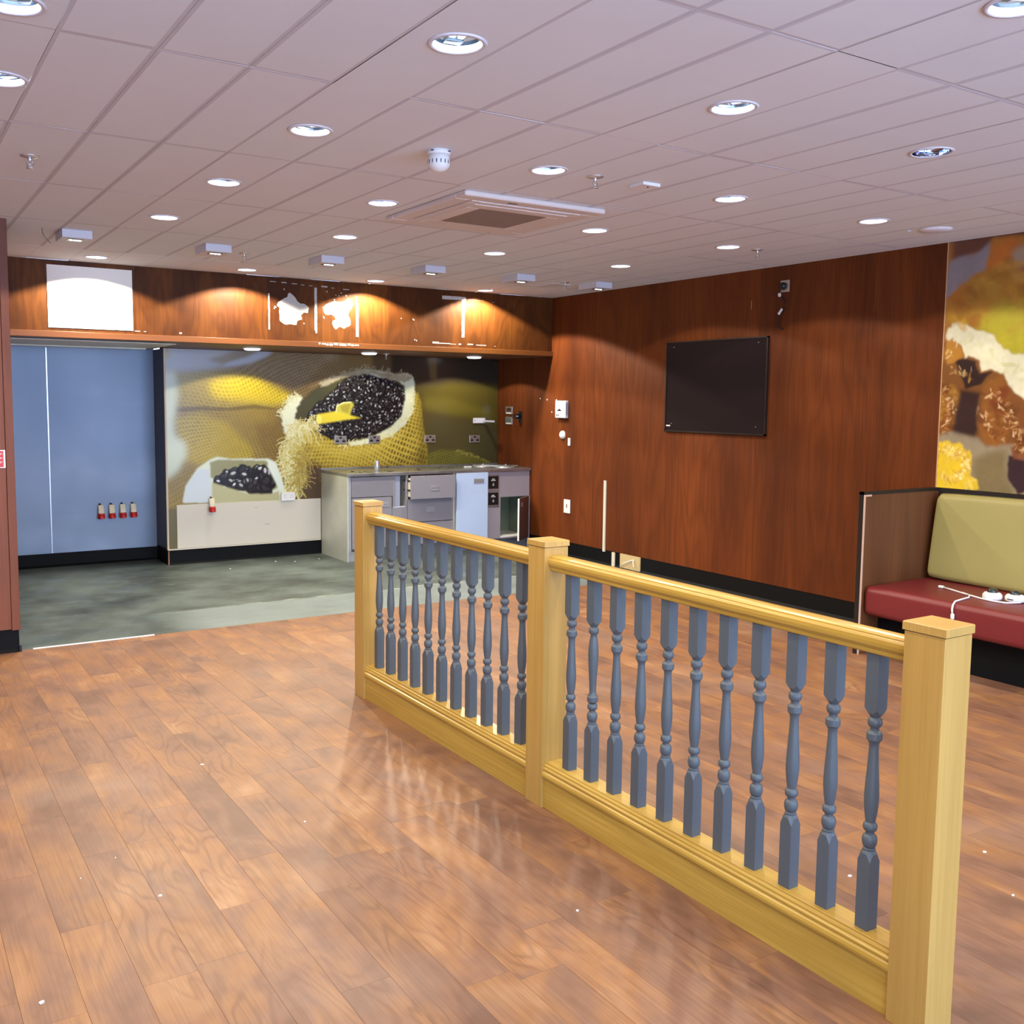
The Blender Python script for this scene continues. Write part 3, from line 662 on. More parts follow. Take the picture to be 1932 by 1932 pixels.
# ================================================================== right wall: veneered panels, a strip of wallpaper above the bench
wr = empty_struct('wall_right', (XR, 3, 0))
obj('substrate', MB().box((XR + .016, -2.5, 0), (XR + .12, 10.4, C + .03)), SUB, wr)
seams = [-2.5, -.75, .34, 1.43, 2.52, 3.61, 4.70, 5.79, 6.88, 7.97, 9.06, YM]
for a, b_ in zip(seams[:-1], seams[1:]):
    hi = C
    if b_ <= 4.14: segs = [(a, b_, .148, 1.03)]
    elif a < 4.128: segs = [(a, 4.128, .148, 1.03), (4.128, b_, .148, hi)]
    else: segs = [(a, b_, .148, hi)]
    for (y0, y1, z0, z1) in segs:
        if y0 < 4.13 and y1 <= 4.13 and y0 < 4.0 and y1 < 2.0 and False: continue
        obj('panel', MB().box((XR, y0 + .0008, z0), (XR + .016, y1 - .0008, z1)), WALLWOOD, wr, bevel=.0008, seg=1)
obj('batten', MB().box((XR - .012, -2.5, 1.03), (XR + .016, 4.128, 1.076)), plain('black batten', (26, 18, 18), .5), wr, label='dark batten under the cake picture')
br = obj('baseboard_right', MB().prism([(XR + .014, 0), (XR + .016, 0), (XR+.016, .16), (XR + .004, .16), (XR + .004, .02), (XR - .010, .004), (XR - .012, 0)], 4.15, YM, 'y'), DARKSK, kind='structure')

# picture on the back wall
wb = empty_struct('wall_back', (4.4, YM, 0))
obj('substrate', MB().box((2.46, YM + .012, 0), (XR, YM + .2, C)), SUB, wb)
obj('end_face', MB().box((2.455, YM, .15), (2.462, YA + .02, ZS)), plain('dark return', (52, 42, 48), .5), wb, bevel=.001, label='dark side of the wall end beside the steel lining')
obj('corner_trim', MB().box((2.446, YM - .006, .15), (2.464, YM + .016, ZS)), plain('pale gold edging', (196, 178, 150), .35), wb, bevel=.002, label='thin pale edging')
obj('corner_trim', MB().box((2.456, YM + .006, 0), (2.466, YM + .02, .15)), plain('bare timber end', (150, 110, 80), .6), wb)
obj('bottom_strip', MB().box((2.455, YM - .010, .146), (4.06, YM + .012, .158)), CREAM, wb, bevel=.002, label='thin cream strip')
obj('lower_board', MB().box((2.543, YM - .008, .160), (4.06, YM, .594)), CREAM, wb, bevel=.002, label='plain cream board fixed over the picture')
for x in (3.335, 3.36): obj('screw_hole', MB().lathe([(.004, 0), (.004, .001)], (x, YM - .009, .53), 8, 'y'), BLACK, wb)
obj('scuff', MB().box((3.44, YM-.009, .352), (3.49, YM - .0082, .356)), plain('scuff grey', (120, 116, 106)), wb)
A1 = coffee_picture()
mp = A1.mesh('coffee_picture', lambda u, v: np.stack([u, np.full_like(u, YM - .001), v], -1), printmat('laminated print', .22), None)
tag(mp, 'large printed picture of coffee beans in hessian sacks with a yellow scoop', 'picture')
obj('baseboard_back', MB().prism([(YM + .013, 0), (YM + .013, .15), (YM + .006, .15), (YM + .006, .015), (YM - .004, .003), (YM-.004, 0)], 2.466, XR, 'x'), DARKSK, kind='structure')
A2 = cake_picture()
mp = A2.mesh('cake_picture', lambda u, v: np.stack([np.full_like(u, XR - .001), u, v], -1), printmat('satin wallpaper print', .35), None)
tag(mp, 'floor to ceiling print of a sliced caramel cake on the right wall above the bench', 'picture')
obj('substrate', MB().box((XR, -2.5, 1.08), (XR + .016, 4.127, C)), SUB, wr)
obj('edge_strip', MB().box((XR - .002, 4.126, 1.078), (XR + .004, 4.133, C)), plain('pale wood edge', (190, 150, 110)), wr, label='thin pale edging of the cake picture')

# steel lined alcove
wa = empty_struct('wall_alcove', (1.6, YA, 0))
def steel_lining():
    m, t, n, l, b = nt('steel lining'); v = coords(n, l, (1.1, .7, .7))
    f = noise(n, l, v, 1.3, 2, .5); col = mix(n, l, f, lin((96, 108, 126)), lin((144, 154, 168)))
    sm = ramp(n, l, noise(n, l, coords(n, l, (1, 1, 1.6)), 1.4, 4, .5), [(.5, 0.), (.8, .16)])
    col = mix(n, l, sm, col, lin((190, 204, 226)))
    l.new(col, b.inputs['Base Color']); b.inputs['Metallic'].default_value = .75; b.inputs['Roughness'].default_value = .46
    bump(n, l, b, noise(n, l, coords(n, l, (3, 3, 300)), 1, 2), .05, .001); return m
SL = steel_lining()
obj('steel_panel', MB().box((.6, YA, .133), (1.4585, YA + .01, ZS + .02)), SL, wa, bevel=.002)
obj('steel_panel', MB().box((1.4615, YA, .133), (2.4545, YA + .01, ZS + .02)), SL, wa, bevel=.002)
obj('joint_strip', MB().box((1.452, YA - .003, .133), (1.466, YA + .004, ZS - .01)), plain('bright steel edge', (190, 200, 220), .25, metal=.9), wa, bevel=.002)
obj('substrate', MB().box((.6, YA + .01, 0), (2.46, YA + .1, C)), SUB, wa)
obj('baseboard_alcove', MB().prism([(YA + .01, 0), (YA + .01, .133), (YA + .004, .133), (YA + .004, .02), (YA - .02, .004), (YA-.02, 0)], .6, 2.456, 'x'), DARKSK, kind='structure')
obj('baseboard_return', MB().box((2.452, YM + .02, 0), (2.458, YA, .15)), DARKSK, kind='structure')

# left wall end with its veneered facing
wl = empty_struct('wall_left', (XP, YP, 0))
obj('substrate', MB().box((-4, YP + .02, 0), (XP - .016, 10.3, C + .03)), SUB, wl)
obj('panel', MB().box((-.6, YP, .150), (XP - .052, YP + .02, C)), PILWOOD, wl, bevel=.001)
obj('corner_post', MB().box((XP - .050, YP - .004, .142), (XP, YP + .03, C)), PILWOOD, wl, bevel=.004, label='narrow reddish corner post')
obj('panel', MB().box((XP - .016, YP + .03, .15), (XP, YB + 1.4, C)), PILWOOD, wl)
obj('baseboard_left', MB().prism([(YP+.03, 0), (YP+.03, .145), (YP + .010, .145), (YP + .010, .02), (YP - .008, .004), (YP-.008, 0)], -.6, XP - .008, 'x'), DARKSK, kind='structure')
obj('trim_2', MB().box((XP - .01, YP - .008, 0), (XP + .004, YP + .012, .04)), BLACK, kind='structure')
obj('wall_left_unseen', MB().box((-4.1, -2.5, 0), (-4, 7, C)), plain('far wall paint', (150, 96, 66), .7), kind='structure')  # unseen side wall, added to limit the light in the room

# ================================================================== bulkhead over the serving area
wk = empty_struct('wall_bulkhead', (3.5, YB, ZS))
for a, b_ in zip([XP, 1.95, 3.122, 4.34, 5.56], [1.95, 3.122, 4.34, 5.56, XR]):
    obj('panel', MB().box((a + .0008, YB, ZS + .055), (b_ - .0008, YB + .018, C)), WALLWOOD2, wk, bevel=.001, seg=1)
obj('lip', MB().box((XP, YB - .022, ZS + .004), (XR, YB + .018, ZS + .056)), LIPWOOD, wk, bevel=.003, label='lighter orange wood lip')
SOF = plain('brown soffit', (112, 74, 56), .45)
sof_cut = [(3.155, 9.27), (4.405, 9.30), (5.69, 9.33)]
def soffit_face(x0, x1, y0, y1, cs):
    pts = [(x0,y0),(x1,y0),(x1,y1),(x0,y1)]; faces = [[0,1,2,3]]
    for (x, y) in cs:
        n = len(pts); pts += [(x + HOLE*math.cos(2*PI*k/28), y + HOLE*math.sin(2*PI*k/28)) for k in range(28)]; faces.append(list(range(n, n+28)))
    V, E_, F, *_ = delaunay_2d_cdt([Vector(p) for p in pts], [], faces, 0, 1e-5); fs = []
    for f in F:
        m = sum((V[i] for i in f), Vector((0, 0))) / len(f)
        if any((m.x-x)**2 + (m.y-y)**2 < (HOLE*.995)**2 for x, y in cs): continue
        fs.append(tuple(f))
    return MB().add([(v.x, v.y, ZS + .003) for v in V], fs)
obj('soffit', soffit_face(2.40, XR, YB + .018, YM, sof_cut), SOF, wk, label='brown underside of the bulkhead')
obj('soffit', MB().box((XP, YB + .018, ZS + .002), (2.40, 8.98, ZS + .012)), plain('grey soffit strip', (96, 96, 88), .5), wk)
obj('canopy_panel', MB().box((XP, 8.98, ZS - .004), (2.36, YA, ZS + .01)), plain('pale metal canopy', (226, 230, 214), .4), wk, bevel=.002, label='pale metal lining above the steel alcove')
obj('canopy_edge', MB().box((XP, 9.86, ZS - .016), (2.30, 9.90, ZS - .004)), plain('bright canopy edge', (226, 230, 212), .3), wk, bevel=.002)
obj('soffit', MB().box((2.36, 8.98, ZS), (2.41, YA, ZS + .012)), SOF, wk)
obj('backing', MB().box((XP, YB + .03, ZS + .10), (XR, YA + .02, ZS + .14)), SUB, wk)

# scars left by removed signs: bare white board showing through the torn veneer
def patch(pts, nm='peeled_patch', m=None, jag=.004):
    P = []; n = len(pts)
    for i in range(n):
        a, b_ = pts[i], pts[(i+1) % n]; d = math.dist(a, b_); k = max(1, int(d / .02)) if jag else 1
        for j in range(k):
            t = j / k; P.append((a[0]+(b_[0]-a[0])*t + rnd.uniform(-jag, jag)*(j > 0), a[1]+(b_[1]-a[1])*t + rnd.uniform(-jag, jag)*(j > 0)))
    V, E_, F, *_ = delaunay_2d_cdt([Vector(p) for p in P], [], [list(range(len(P)))], 1, 1e-6)
    mb = MB().add([(v.x, YB - .0012, v.y) for v in V], [tuple(f) for f in F])
    nn = len(P)
    mb.add([(p[0], YB - .0012, p[1]) for p in P] + [(p[0], YB + .001, p[1]) for p in P], [(i, (i+1) % nn, nn+(i+1) % nn, nn+i) for i in range(nn)])
    return obj(nm, mb, m or PATCH, wk)
patch([(3.329,2.619),(3.357,2.599),(3.384,2.574),(3.400,2.545),(3.432,2.525),(3.465,2.526),(3.497,2.509),(3.515,2.488),(3.504,2.442),(3.464,2.444),(3.435,2.420),(3.447,2.382),(3.398,2.365),(3.390,2.327),(3.343,2.332),(3.303,2.327),(3.263,2.336),(3.232,2.357),(3.229,2.401),(3.225,2.438),(3.229,2.476),(3.203,2.496),(3.218,2.527),(3.257,2.552),(3.305,2.577),(3.313,2.607)]).__setitem__('label', 'irregular white patch of torn veneer')
patch([(3.650,2.503),(3.684,2.532),(3.735,2.554),(3.777,2.570),(3.810,2.559),(3.852,2.565),(3.886,2.578),(3.907,2.603),(3.920,2.599),(3.933,2.585),(3.954,2.571),(3.962,2.541),(3.945,2.508),(3.915,2.468),(3.911,2.437),(3.932,2.400),(3.936,2.361),(3.919,2.341),(3.868,2.315),(3.817,2.332),(3.783,2.303),(3.763,2.322),(3.746,2.356),(3.750,2.383),(3.782,2.395),(3.772,2.422),(3.743,2.442),(3.684,2.436),(3.660,2.462)])
def strip(x0, x1, z0, z1, nm='peeled_strip', jag=.0015): return patch([(x0, z0), (x1, z0), (x1, z1), (x0, z1)], nm, None, jag)
strip(3.122, 3.136, 2.275, 2.60); strip(3.570, 3.594, 2.285, 2.680); strip(3.578, 3.594, 2.262, 2.29); strip(3.990, 4.018, 2.245, 2.565); strip(3.986, 3.996, 2.56, 2.625)
patch([(4.935, 2.694), (5.213, 2.694), (5.213, 2.66), (5.20, 2.61), (5.215, 2.58), (5.198, 2.53), (5.197, 2.288), (5.165, 2.288), (5.165, 2.56), (5.170, 2.62), (5.165, 2.662), (4.935, 2.658)], 'peeled_strip', None, .002)
for a, b_, z, h in ((4.827, 4.90, 2.214, .018), (4.90, 5.03, 2.215, .008), (5.03, 5.10, 2.212, .005), (5.13, 5.16, 2.210, .014), (5.235, 5.30, 2.214, .012), (5.34, 5.46, 2.213, .006), (5.56, 5.58, 2.21, .004),
        (3.14, 3.20, 2.705, .005), (3.25, 3.30, 2.702, .007), (3.35, 3.40, 2.698, .006), (3.44, 3.47, 2.694, .005), (3.52, 3.55, 2.692, .004), (3.64, 3.70, 2.69, .010), (3.74, 3.77, 2.686, .004), (3.86, 3.92, 2.68, .007), (5.25, 5.42, 2.668, .002), (5.52, 5.56, 2.66, .002),
        (1.945, 1.99, 2.205, .006), (2.02, 2.04, 2.205, .005), (2.32, 2.34, 2.20, .014)):
    strip(a, b_, z, z + h, 'peeled_chip', .001)
for x, z in ((3.27, 2.638), (3.18, 2.48), (3.19, 2.475), (3.175, 2.463), (3.69, 2.645), (3.78, 2.62), (3.81, 2.618), (3.835, 2.64), (3.655, 2.41), (3.66, 2.40), (4.60, 2.44), (4.61, 2.43), (4.62, 2.235), (4.64, 2.228), (3.885, 2.62), (3.765, 2.575), (3.46, 2.34), (3.25, 2.35), (4.47, 2.44)):
    strip(x, x + .010, z, z + rnd.uniform(.006, .014), 'peeled_chip', .002)
# torn veneer on the lip below the patches
def lipchip(x0, x1, z0, z1):
    P = [(x0, z0), (x1, z0), (x1, z1), (x0, z1)]; mb = MB().box((x0, YB - .0228, z0), (x1, YB - .0215, z1)); return obj('lip_chip', mb, PATCH, wk)
x = 3.60
while x < 3.98: 
    d = rnd.uniform(.015, .05); lipchip(x, x + d, ZS + .030 + rnd.uniform(-.006, .004), ZS + .046 + rnd.uniform(-.004, .006)); x += d + rnd.uniform(0, .012)

# ================================================================== downlights
LAMPCOL = (1.0, .89, .69)
EM = emit('glowing reflector', (246, 250, 255), 3.2)
REFL = plain('mirror reflector', (210, 218, 235), .08, metal=1.0)
RINGM = plain('white lamp ring', (214, 212, 222), .35)
def downlight_proto(lit, nm='downlight'):
    root = thing(nm, (0, 0, 0), '', 'ceiling light')
    ring = MB().lathe([(.078, -.001), (.080, -.005), (.090, -.0045), (.094, 0), (.086, .001)], (0, 0, 0), 40, cap=False)
    obj('trim_ring', ring, RINGM, root)
    bowl = MB().lathe([(.077, -.002), (.076, .019)], (0, 0, 0), 32, cap=False)
    if nm == 'downlight': obj('reflector_top', MB().lathe([(.076, .019), (.070, .05), (.036, .078), (.001, .082)], (0, 0, 0), 32, cap=False), REFT if lit else REFL, root)
    obj('reflector', bowl, EM if lit else REFL, root)
    lp = MB().box((-.045, -.024, .018), (.014, -.004, .034)).box((-.045, .004, .018), (.014, .024, .034))
    obj('lamp_holder', MB().box((.018, -.028, .014), (.054, .028, .050)), REFT if lit else REFL, root, bevel=.002)
    obj('lamp', lp, plain('lamp tube', (190, 210, 240), .3) if nm == 'x' else LAMPM, root, bevel=.004)
    return root
LAMPM = emit('lamp tube glow', (214, 230, 250), 1.4)
REFT = plain('upper reflector', (120, 136, 150), .15, metal=.7)
def spot(x, y, z, power, size, parent=None, col=LAMPCOL, blend=.08, rad=.035):
    ld = bpy.data.lights.new('lamp_light', 'SPOT'); ld.energy = power; ld.color = col; ld.spot_size = math.radians(size); ld.spot_blend = blend
    ld.shadow_soft_size = rad
    o = bpy.data.objects.new('lamp_light', ld); COL.objects.link(o)
    if parent is not None: o.parent = parent; o.location = (0, 0, z)
    else: o.location = (x, y, z)
    return o
PW = 38
lit = downlight_proto(True); unlit = downlight_proto(False)
spot(0, 0, -.012, PW, 137, lit)
def putl(src, first, x, y, z, label, rz, grp=None):
    if first: src.location = (x, y, z); src['label'] = label; src.rotation_euler = (0, 0, rz); ORG[src.name] = (x, y, z); r = src
    else: r = dup(src, (x, y, z), label, rz)
    if grp: r['group'] = grp
    return r
n_l = 0
for k, (x, y, lab) in enumerate(DL):
    if 'unlit' in lab: putl(unlit, True, x, y, C, lab, .4, 'recessed downlights'); continue
    putl(lit, n_l == 0, x, y, C, lab, (k * .7) % 3, 'recessed downlights'); n_l += 1
def deep(o, k):  # brighter lamp in this fitting
    for ch in o.children:
        if ch.type == 'LIGHT': ch.data = ch.data.copy(); ch.data.energy *= k
for o in list(COL.objects):
    if o.get('group') == 'recessed downlights' and o.location.y > 8.3: deep(o, 4.2)
for x, y in HIDDEN: putl(lit, False, x, y, C, 'unseen recessed downlight added to light the foreground', .3, 'added downlights out of view')
for (x, y), lab in zip(sof_cut, ('left downlight of the three under the bulkhead, above the hessian sacks', 'middle downlight of the three under the bulkhead, above the big bean sack', 'right downlight of the three under the bulkhead, above the hob')):
    r = putl(lit, False, x, y, ZS + .003, lab, .2, 'downlights under the bulkhead')
    ORG[r.name] = (x, y, ZS + .003); obj('diffuser', MB().lathe([(.076, -.002), (.076, -.012), (.066, -.019), (.03, -.022), (.001, -.022)], (x, y, ZS+.003), 32), EM, r) if False else None
    for ch in r.children:
        if ch.type == 'LIGHT': ch.location.z = -.03
    dfo = obj('diffuser', MB().lathe([(.076, -.002), (.076, -.012), (.066, -.019), (.03, -.022), (.001, -.022)], (x, y, ZS+.003), 32), EM, r); dfo.rotation_euler = (0, 0, 0)

# ================================================================== square spot boxes along the bulkhead
SPOTX = [(1.225, 7.08, 'grey box spotlight on the ceiling nearest the left wall end, largest of six'), (2.19, 7.14, 'second box spotlight from the left on the ceiling'),
         (3.10, 7.20, 'third box spotlight from the left, above the left peeled patch'), (4.02, 7.22, 'fourth box spotlight from the left on the ceiling'),
         (4.94, 7.24, 'fifth box spotlight from the left on the ceiling'), (5.84, 7.28, 'box spotlight nearest the right wall, beside a sprinkler')]
LED = emit('led lens', (250, 252, 255), 3.5)
bx0 = None
for x, y, lab in SPOTX:
    if bx0 is None:
        bx0 = thing('box_spotlight', (0, 0, 0), lab, 'spotlight', 'box spotlights along the bulkhead')
        obj('housing', MB().box((-.095, -.01, -.055), (.095, .26, 0)), GREYP, bx0, bevel=.004)
        obj('lamp_recess', MB().box((-.05, .04, -.058), (.045, .12, -.0545)), BLACK, bx0)
        for i in range(3): obj('lens', MB().lathe([(.001, -.064), (.011, -.062), (.014, -.057), (.013, -.055)], (-.028 + i*.027, .075, 0), 14), LED, bx0)
        bx0.location = (x, y, C)
    else: dup(bx0, (x, y, C), lab)

# ================================================================== sprinklers, detector, sensors
SPR = [(.679, 5.053, C, 'sprinkler head at the far left of the ceiling'), (3.079, 3.921, C, 'sprinkler head between a downlight and the small square sensor'),
       (2.488, 7.464, C, 'small sprinkler head near the bulkhead, right of the second box spotlight'), (5.493, 5.095, C, 'sprinkler head close to the dark panelled right wall'),
       (5.56, 7.50, C, 'sprinkler head with a square plate near the far right ceiling corner'), (4.64, 9.38, ZS + .003, 'sprinkler head under the bulkhead beside the middle downlight')]
sp0 = None
for x, y, z, lab in SPR:
    if sp0 is None:
        sp0 = thing('sprinkler', (0, 0, 0), lab, 'sprinkler', 'sprinkler heads')
        obj('escutcheon', MB().lathe([(.043, 0), (.042, -.004), (.022, -.009), (.012, -.010)], (0, 0, 0), 24), CHROME, sp0)
        b = MB().lathe([(.009, 0), (.009, -.022), (.006, -.026)], (0, 0, 0), 12)
        for s in (-1, 1): b.tube([(s*.008, 0, -.022), (s*.015, 0, -.034), (s*.010, 0, -.048), (s*.002, 0, -.054)], .0025, 6)
        b.lathe([(.003, -.022), (.003, -.052)], (0, 0, 0), 8)
        obj('body', b, CHROME, sp0)
        obj('deflector', MB().lathe([(.017, -.054), (.018, -.056), (.004, -.058)], (0, 0, 0), 18), CHROME, sp0)
        sp0.location = (x, y, z)
    else: dup(sp0, (x, y, z), lab)
obj('ceiling_plate', MB().box((5.60-.10, 7.60, C-.006), (5.60+.10, 7.86, C)), TRIMW, None, bevel=.002)
tag(bpy.data.objects['ceiling_plate'], 'flat square plate on the ceiling near the far right corner', 'plate')
sd = thing('smoke_detector', (2.195, 3.915, C), 'round white smoke detector with dark slots hanging from the ceiling', 'smoke detector')
c0 = (2.195, 3.915, C)
obj('base', MB().lathe([(.052, 0), (.052, -.016), (.050, -.020)], c0, 32), WHITE, sd)
obj('body', MB().lathe([(.048, -.020), (.047, -.036), (.050, -.040), (.050, -.060), (.044, -.074), (.030, -.086), (.012, -.092), (.001, -.093)], c0, 32), WHITE, sd)
for k in range(8):
    a = 2*PI*(k + .35)/8; mb = MB(); x0, y0 = c0[0] + .0505*math.cos(a), c0[1] + .0505*math.sin(a); tx, ty = -math.sin(a), math.cos(a); h = .012
    ox, oy = .0012*math.cos(a), .0012*math.sin(a)
    mb.add([(x0-tx*h-ox, y0-ty*h-oy, C-.060), (x0+tx*h-ox, y0+ty*h-oy, C-.060), (x0+tx*h-ox, y0+ty*h-oy, C-.044), (x0-tx*h-ox, y0-ty*h-oy, C-.044), (x0-tx*h-5*ox, y0-ty*h-5*oy, C-.060), (x0+tx*h-5*ox, y0+ty*h-5*oy, C-.060), (x0+tx*h-5*ox, y0+ty*h-5*oy, C-.044), (x0-tx*h-5*ox, y0-ty*h-5*oy, C-.044)],
           [(0,1,2,3), (4,5,6,7), (0,1,5,4), (3,2,6,7), (0,3,7,4), (1,2,6,5)])
    obj('slot', mb, plain('detector slot', (30, 50, 84), .4) if k == 0 else bpy.data.materials['detector slot'], sd)
for k in range(4):
    a = 2*PI*k/4 + .5; obj('slot', MB().box((c0[0]+.0515*math.cos(a)-.006, c0[1]+.0515*math.sin(a)-.006, C-.010), (c0[0]+.0515*math.cos(a)+.006, c0[1]+.0515*math.sin(a)+.006, C-.006)), bpy.data.materials['detector slot'], sd)
ss = thing('ceiling_sensor', (3.40, 3.92, C), 'small flat square white sensor on the ceiling right of a sprinkler', 'sensor')
obj('body', MB().box((3.34, 3.865, C-.016), (3.455, 3.975, C)), WHITE, ss, bevel=.003)
obj('eye', MB().lathe([(.005, 0), (.005, -.003), (.001, -.004)], (3.40, 3.90, C-.016), 12), BLACK, ss)
dm = thing('ceiling_dome', (5.76, 3.87, C), 'shallow round white cover on the ceiling near the cake picture', 'sensor')
obj('cover', MB().lathe([(.10, 0), (.098, -.006), (.085, -.014), (.05, -.018), (.001, -.019)], (5.76, 3.87, C), 36), TRIMW, dm)
obj('knob', MB().lathe([(.014, 0), (.012, -.006), (.001, -.008)], (5.66, 3.99, C), 14), GREYP, dm)
hw = obj('hanging_wire', MB().tube([(1.02, 7.15, C), (1.02, 7.13, C-.03), (1.03, 7.11, C-.06), (1.05, 7.10, C-.085), (1.065, 7.095, C-.10)], .003), plain('grey wire', (120, 112, 100), .5))
tag(hw, 'short loose wire hanging from the ceiling beside the leftmost box spotlight', 'wire')

# ================================================================== air conditioning cassette
ac = thing('ceiling_cassette', (3.17, 4.99, C), 'square white air conditioning cassette in the ceiling with a brown grille', 'air conditioner')
x0, x1, y0, y1, zb = 2.70, 3.64, 4.53, 5.47, C - .030
def ringbox(mb, xa, xb, ya, yb, wd, za, zb_):
    mb.box((xa, ya, za), (xb, ya+wd, zb_)); mb.box((xa, yb-wd, za), (xb, yb, zb_)); mb.box((xa, ya+wd, za), (xa+wd, yb-wd, zb_)); mb.box((xb-wd, ya+wd, za), (xb, yb-wd, zb_)); return mb
ACW = plain('cassette plastic', (216, 206, 202), .5)
obj('frame', ringbox(MB(), x0, x1, y0, y1, .10, zb, C), ACW, ac, bevel=.012, seg=3)
obj('inner_frame', ringbox(MB(), x0+.155, x1-.155, y0+.155, y1-.155, .09, zb-.008, C-.002), ACW, ac, bevel=.008, seg=3)
obj('duct', MB().box((x0+.095, y0+.095, C-.006), (x1-.095, y1-.095, C-.001)), BLACK, ac)
for a, b_ in (((x0+.15, y0+.104), (x1-.15, y0+.152)), ((x0+.15, y1-.152), (x1-.15, y1-.104)), ((x0+.104, y0+.15), (x0+.152, y1-.15)), ((x1-.152, y0+.15), (x1-.104, y1-.15))):
    obj('louvre', MB().box((a[0], a[1], zb-.004), (b_[0], b_[1], zb+.006)), ACW, ac, bevel=.003)
for sx in (0, 1):
    for sy in (0, 1):
        xa = x0+.10 if sx == 0 else x1-.153; ya = y0+.10 if sy == 0 else y1-.153
        obj('corner_cover', MB().box((xa, ya, zb-.003), (xa+.050, ya+.050, zb+.01)), ACW, ac, bevel=.003)
g = MB(); xa, xb, ya, yb = x0+.24, x1-.24, y0+.24, y1-.24
obj('filter', MB().box((xa, ya, zb-.002), (xb, yb, zb+.004)), plain('brown filter', (138, 116, 98), .8), ac)
for k in range(40):
    x = xa + (k+.5)*(xb-xa)/40; g.box((x-.0018, ya, zb-.008), (x+.0018, yb, zb-.002))
for k in range(12):
    y = ya + (k+.5)*(yb-ya)/12; g.box((xa, y-.0015, zb-.007), (xb, y+.0015, zb-.003))
obj('grille', g, plain('grille plastic', (168, 146, 130), .5), ac)
obj('badge', MB().box((x0+.30, y0+.045, zb-.002), (x0+.36, y0+.055, zb)), BLACK, ac)

# ================================================================== things on the bulkhead
sh = obj('white_sheet', MB().box((1.268, YB-.006, 2.209), (1.932, YB, 2.712)), SIGNW, None)
tag(sh, 'blank white rectangular sheet fixed on the wood bulkhead at the left', 'sheet')

# ================================================================== counter run
Yf = 9.10
wt = thing('worktop', (5.18, 9.44, .86), 'long stainless steel worktop running to the right wall, littered with debris', 'worktop')
def work_mat():
    m, t, n, l, b = nt('used steel'); v = coords(n, l, (1, 4, 1))
    c = mix(n, l, ramp(n, l, noise(n, l, v, 4, 5, .6), [(.4, 0.), (.7, 1.)]), lin((158, 162, 166)), lin((188, 192, 194)))
    l.new(c, b.inputs['Base Color']); b.inputs['Metallic'].default_value = .9
    l.new(ramp(n, l, noise(n, l, v, 5, 5, .6), [(.3, .25), (.7, .40)]), b.inputs['Roughness']); return m
USTEEL = work_mat()
obj('top', MB().box((4.062, Yf-.022, .868), (XR-.001, YM-.003, .900)), USTEEL, wt, bevel=.004)
obj('upstand', MB().box((4.062, YM-.014, .900), (XR-.001, YM-.003, .916)), USTEEL, wt, bevel=.002)
def handle(parent, xa, xb, za, zb_, y):
    obj('handle', ringbox2(xa, xb, za, zb_, y), STEEL, parent, bevel=.001)
def ringbox2(xa, xb, za, zb_, y, wd=.007):
    mb = MB(); mb.box((xa, y-.004, za), (xb, y, za+wd)); mb.box((xa, y-.004, zb_-wd), (xb, y, zb_)); mb.box((xa, y-.004, za+wd), (xa+wd, y, zb_-wd)); mb.box((xb-wd, y-.004, za+wd), (xb, y, zb_-wd))
    mb.box((xa+wd, y-.0012, za+wd), (xb-wd, y, zb_-wd)); mb.box((xa+wd, y-.004, zb_-.026), (xb-wd, y-.002, zb_-wd)); return mb
# left unit
c1 = thing('base_cabinet', (4.40, 9.44, 0), 'leftmost counter unit with a scratched steel side and lavender front', 'cabinet')
obj('side_panel', MB().box((4.064, Yf, .0), (4.078, YM-.012, .868)), plain('scuffed steel side', (186, 190, 182), .45, metal=.35, var=.2, scale=5), c1, bevel=.001, label='scuffed grey steel side')
obj('corner_post', MB().box((4.078, Yf, .10), (4.108, Yf+.03, .868)), STEEL, c1, bevel=.002)
obj('apron', MB().box((4.112, Yf-.004, .655), (4.575, Yf+.02, .862)), LAVS, c1, bevel=.002, label='scratched steel apron')
dr = obj('door', MB().box((4.114, Yf-.006, .128), (4.562, Yf+.014, .648)), LAV, c1, bevel=.002)
handle(dr, 4.44, 4.53, .549, .597, Yf-.006)
obj('recess_side', MB().box((4.60, Yf+.002, .54), (4.66, Yf+.012, .862)), plain('grey blue side', (138, 146, 168), .4), c1)
obj('recess_back', MB().box((4.575, Yf+.16, .54), (4.748, Yf+.17, .865)), plain('recess grey', (96, 96, 112), .5), c1)
obj('recess_floor', MB().box((4.575, Yf-.002, .528), (4.735, Yf+.16, .542)), plain('recess ledge', (168, 172, 190), .4), c1, bevel=.002)
obj('front_panel', MB().box((4.566, Yf-.002, .128), (4.745, Yf+.014, .526)), LAV, c1, bevel=.001)
obj('stile', MB().box((4.725, Yf-.002, .526), (4.745, Yf+.014, .866)), LAV, c1)
obj('stile', MB().box((4.575, Yf-.002, .54), (4.603, Yf+.014, .866)), LAV, c1)
obj('plinth', MB().box((4.09, Yf+.05, 0), (4.745, Yf+.06, .125)), plain('dull steel plinth', (120, 124, 132), .5, metal=.5), c1)
obj('foot_guard', MB().box((4.08, Yf+.01, 0), (4.20, Yf+.022, .10)), STEEL, c1, bevel=.003)
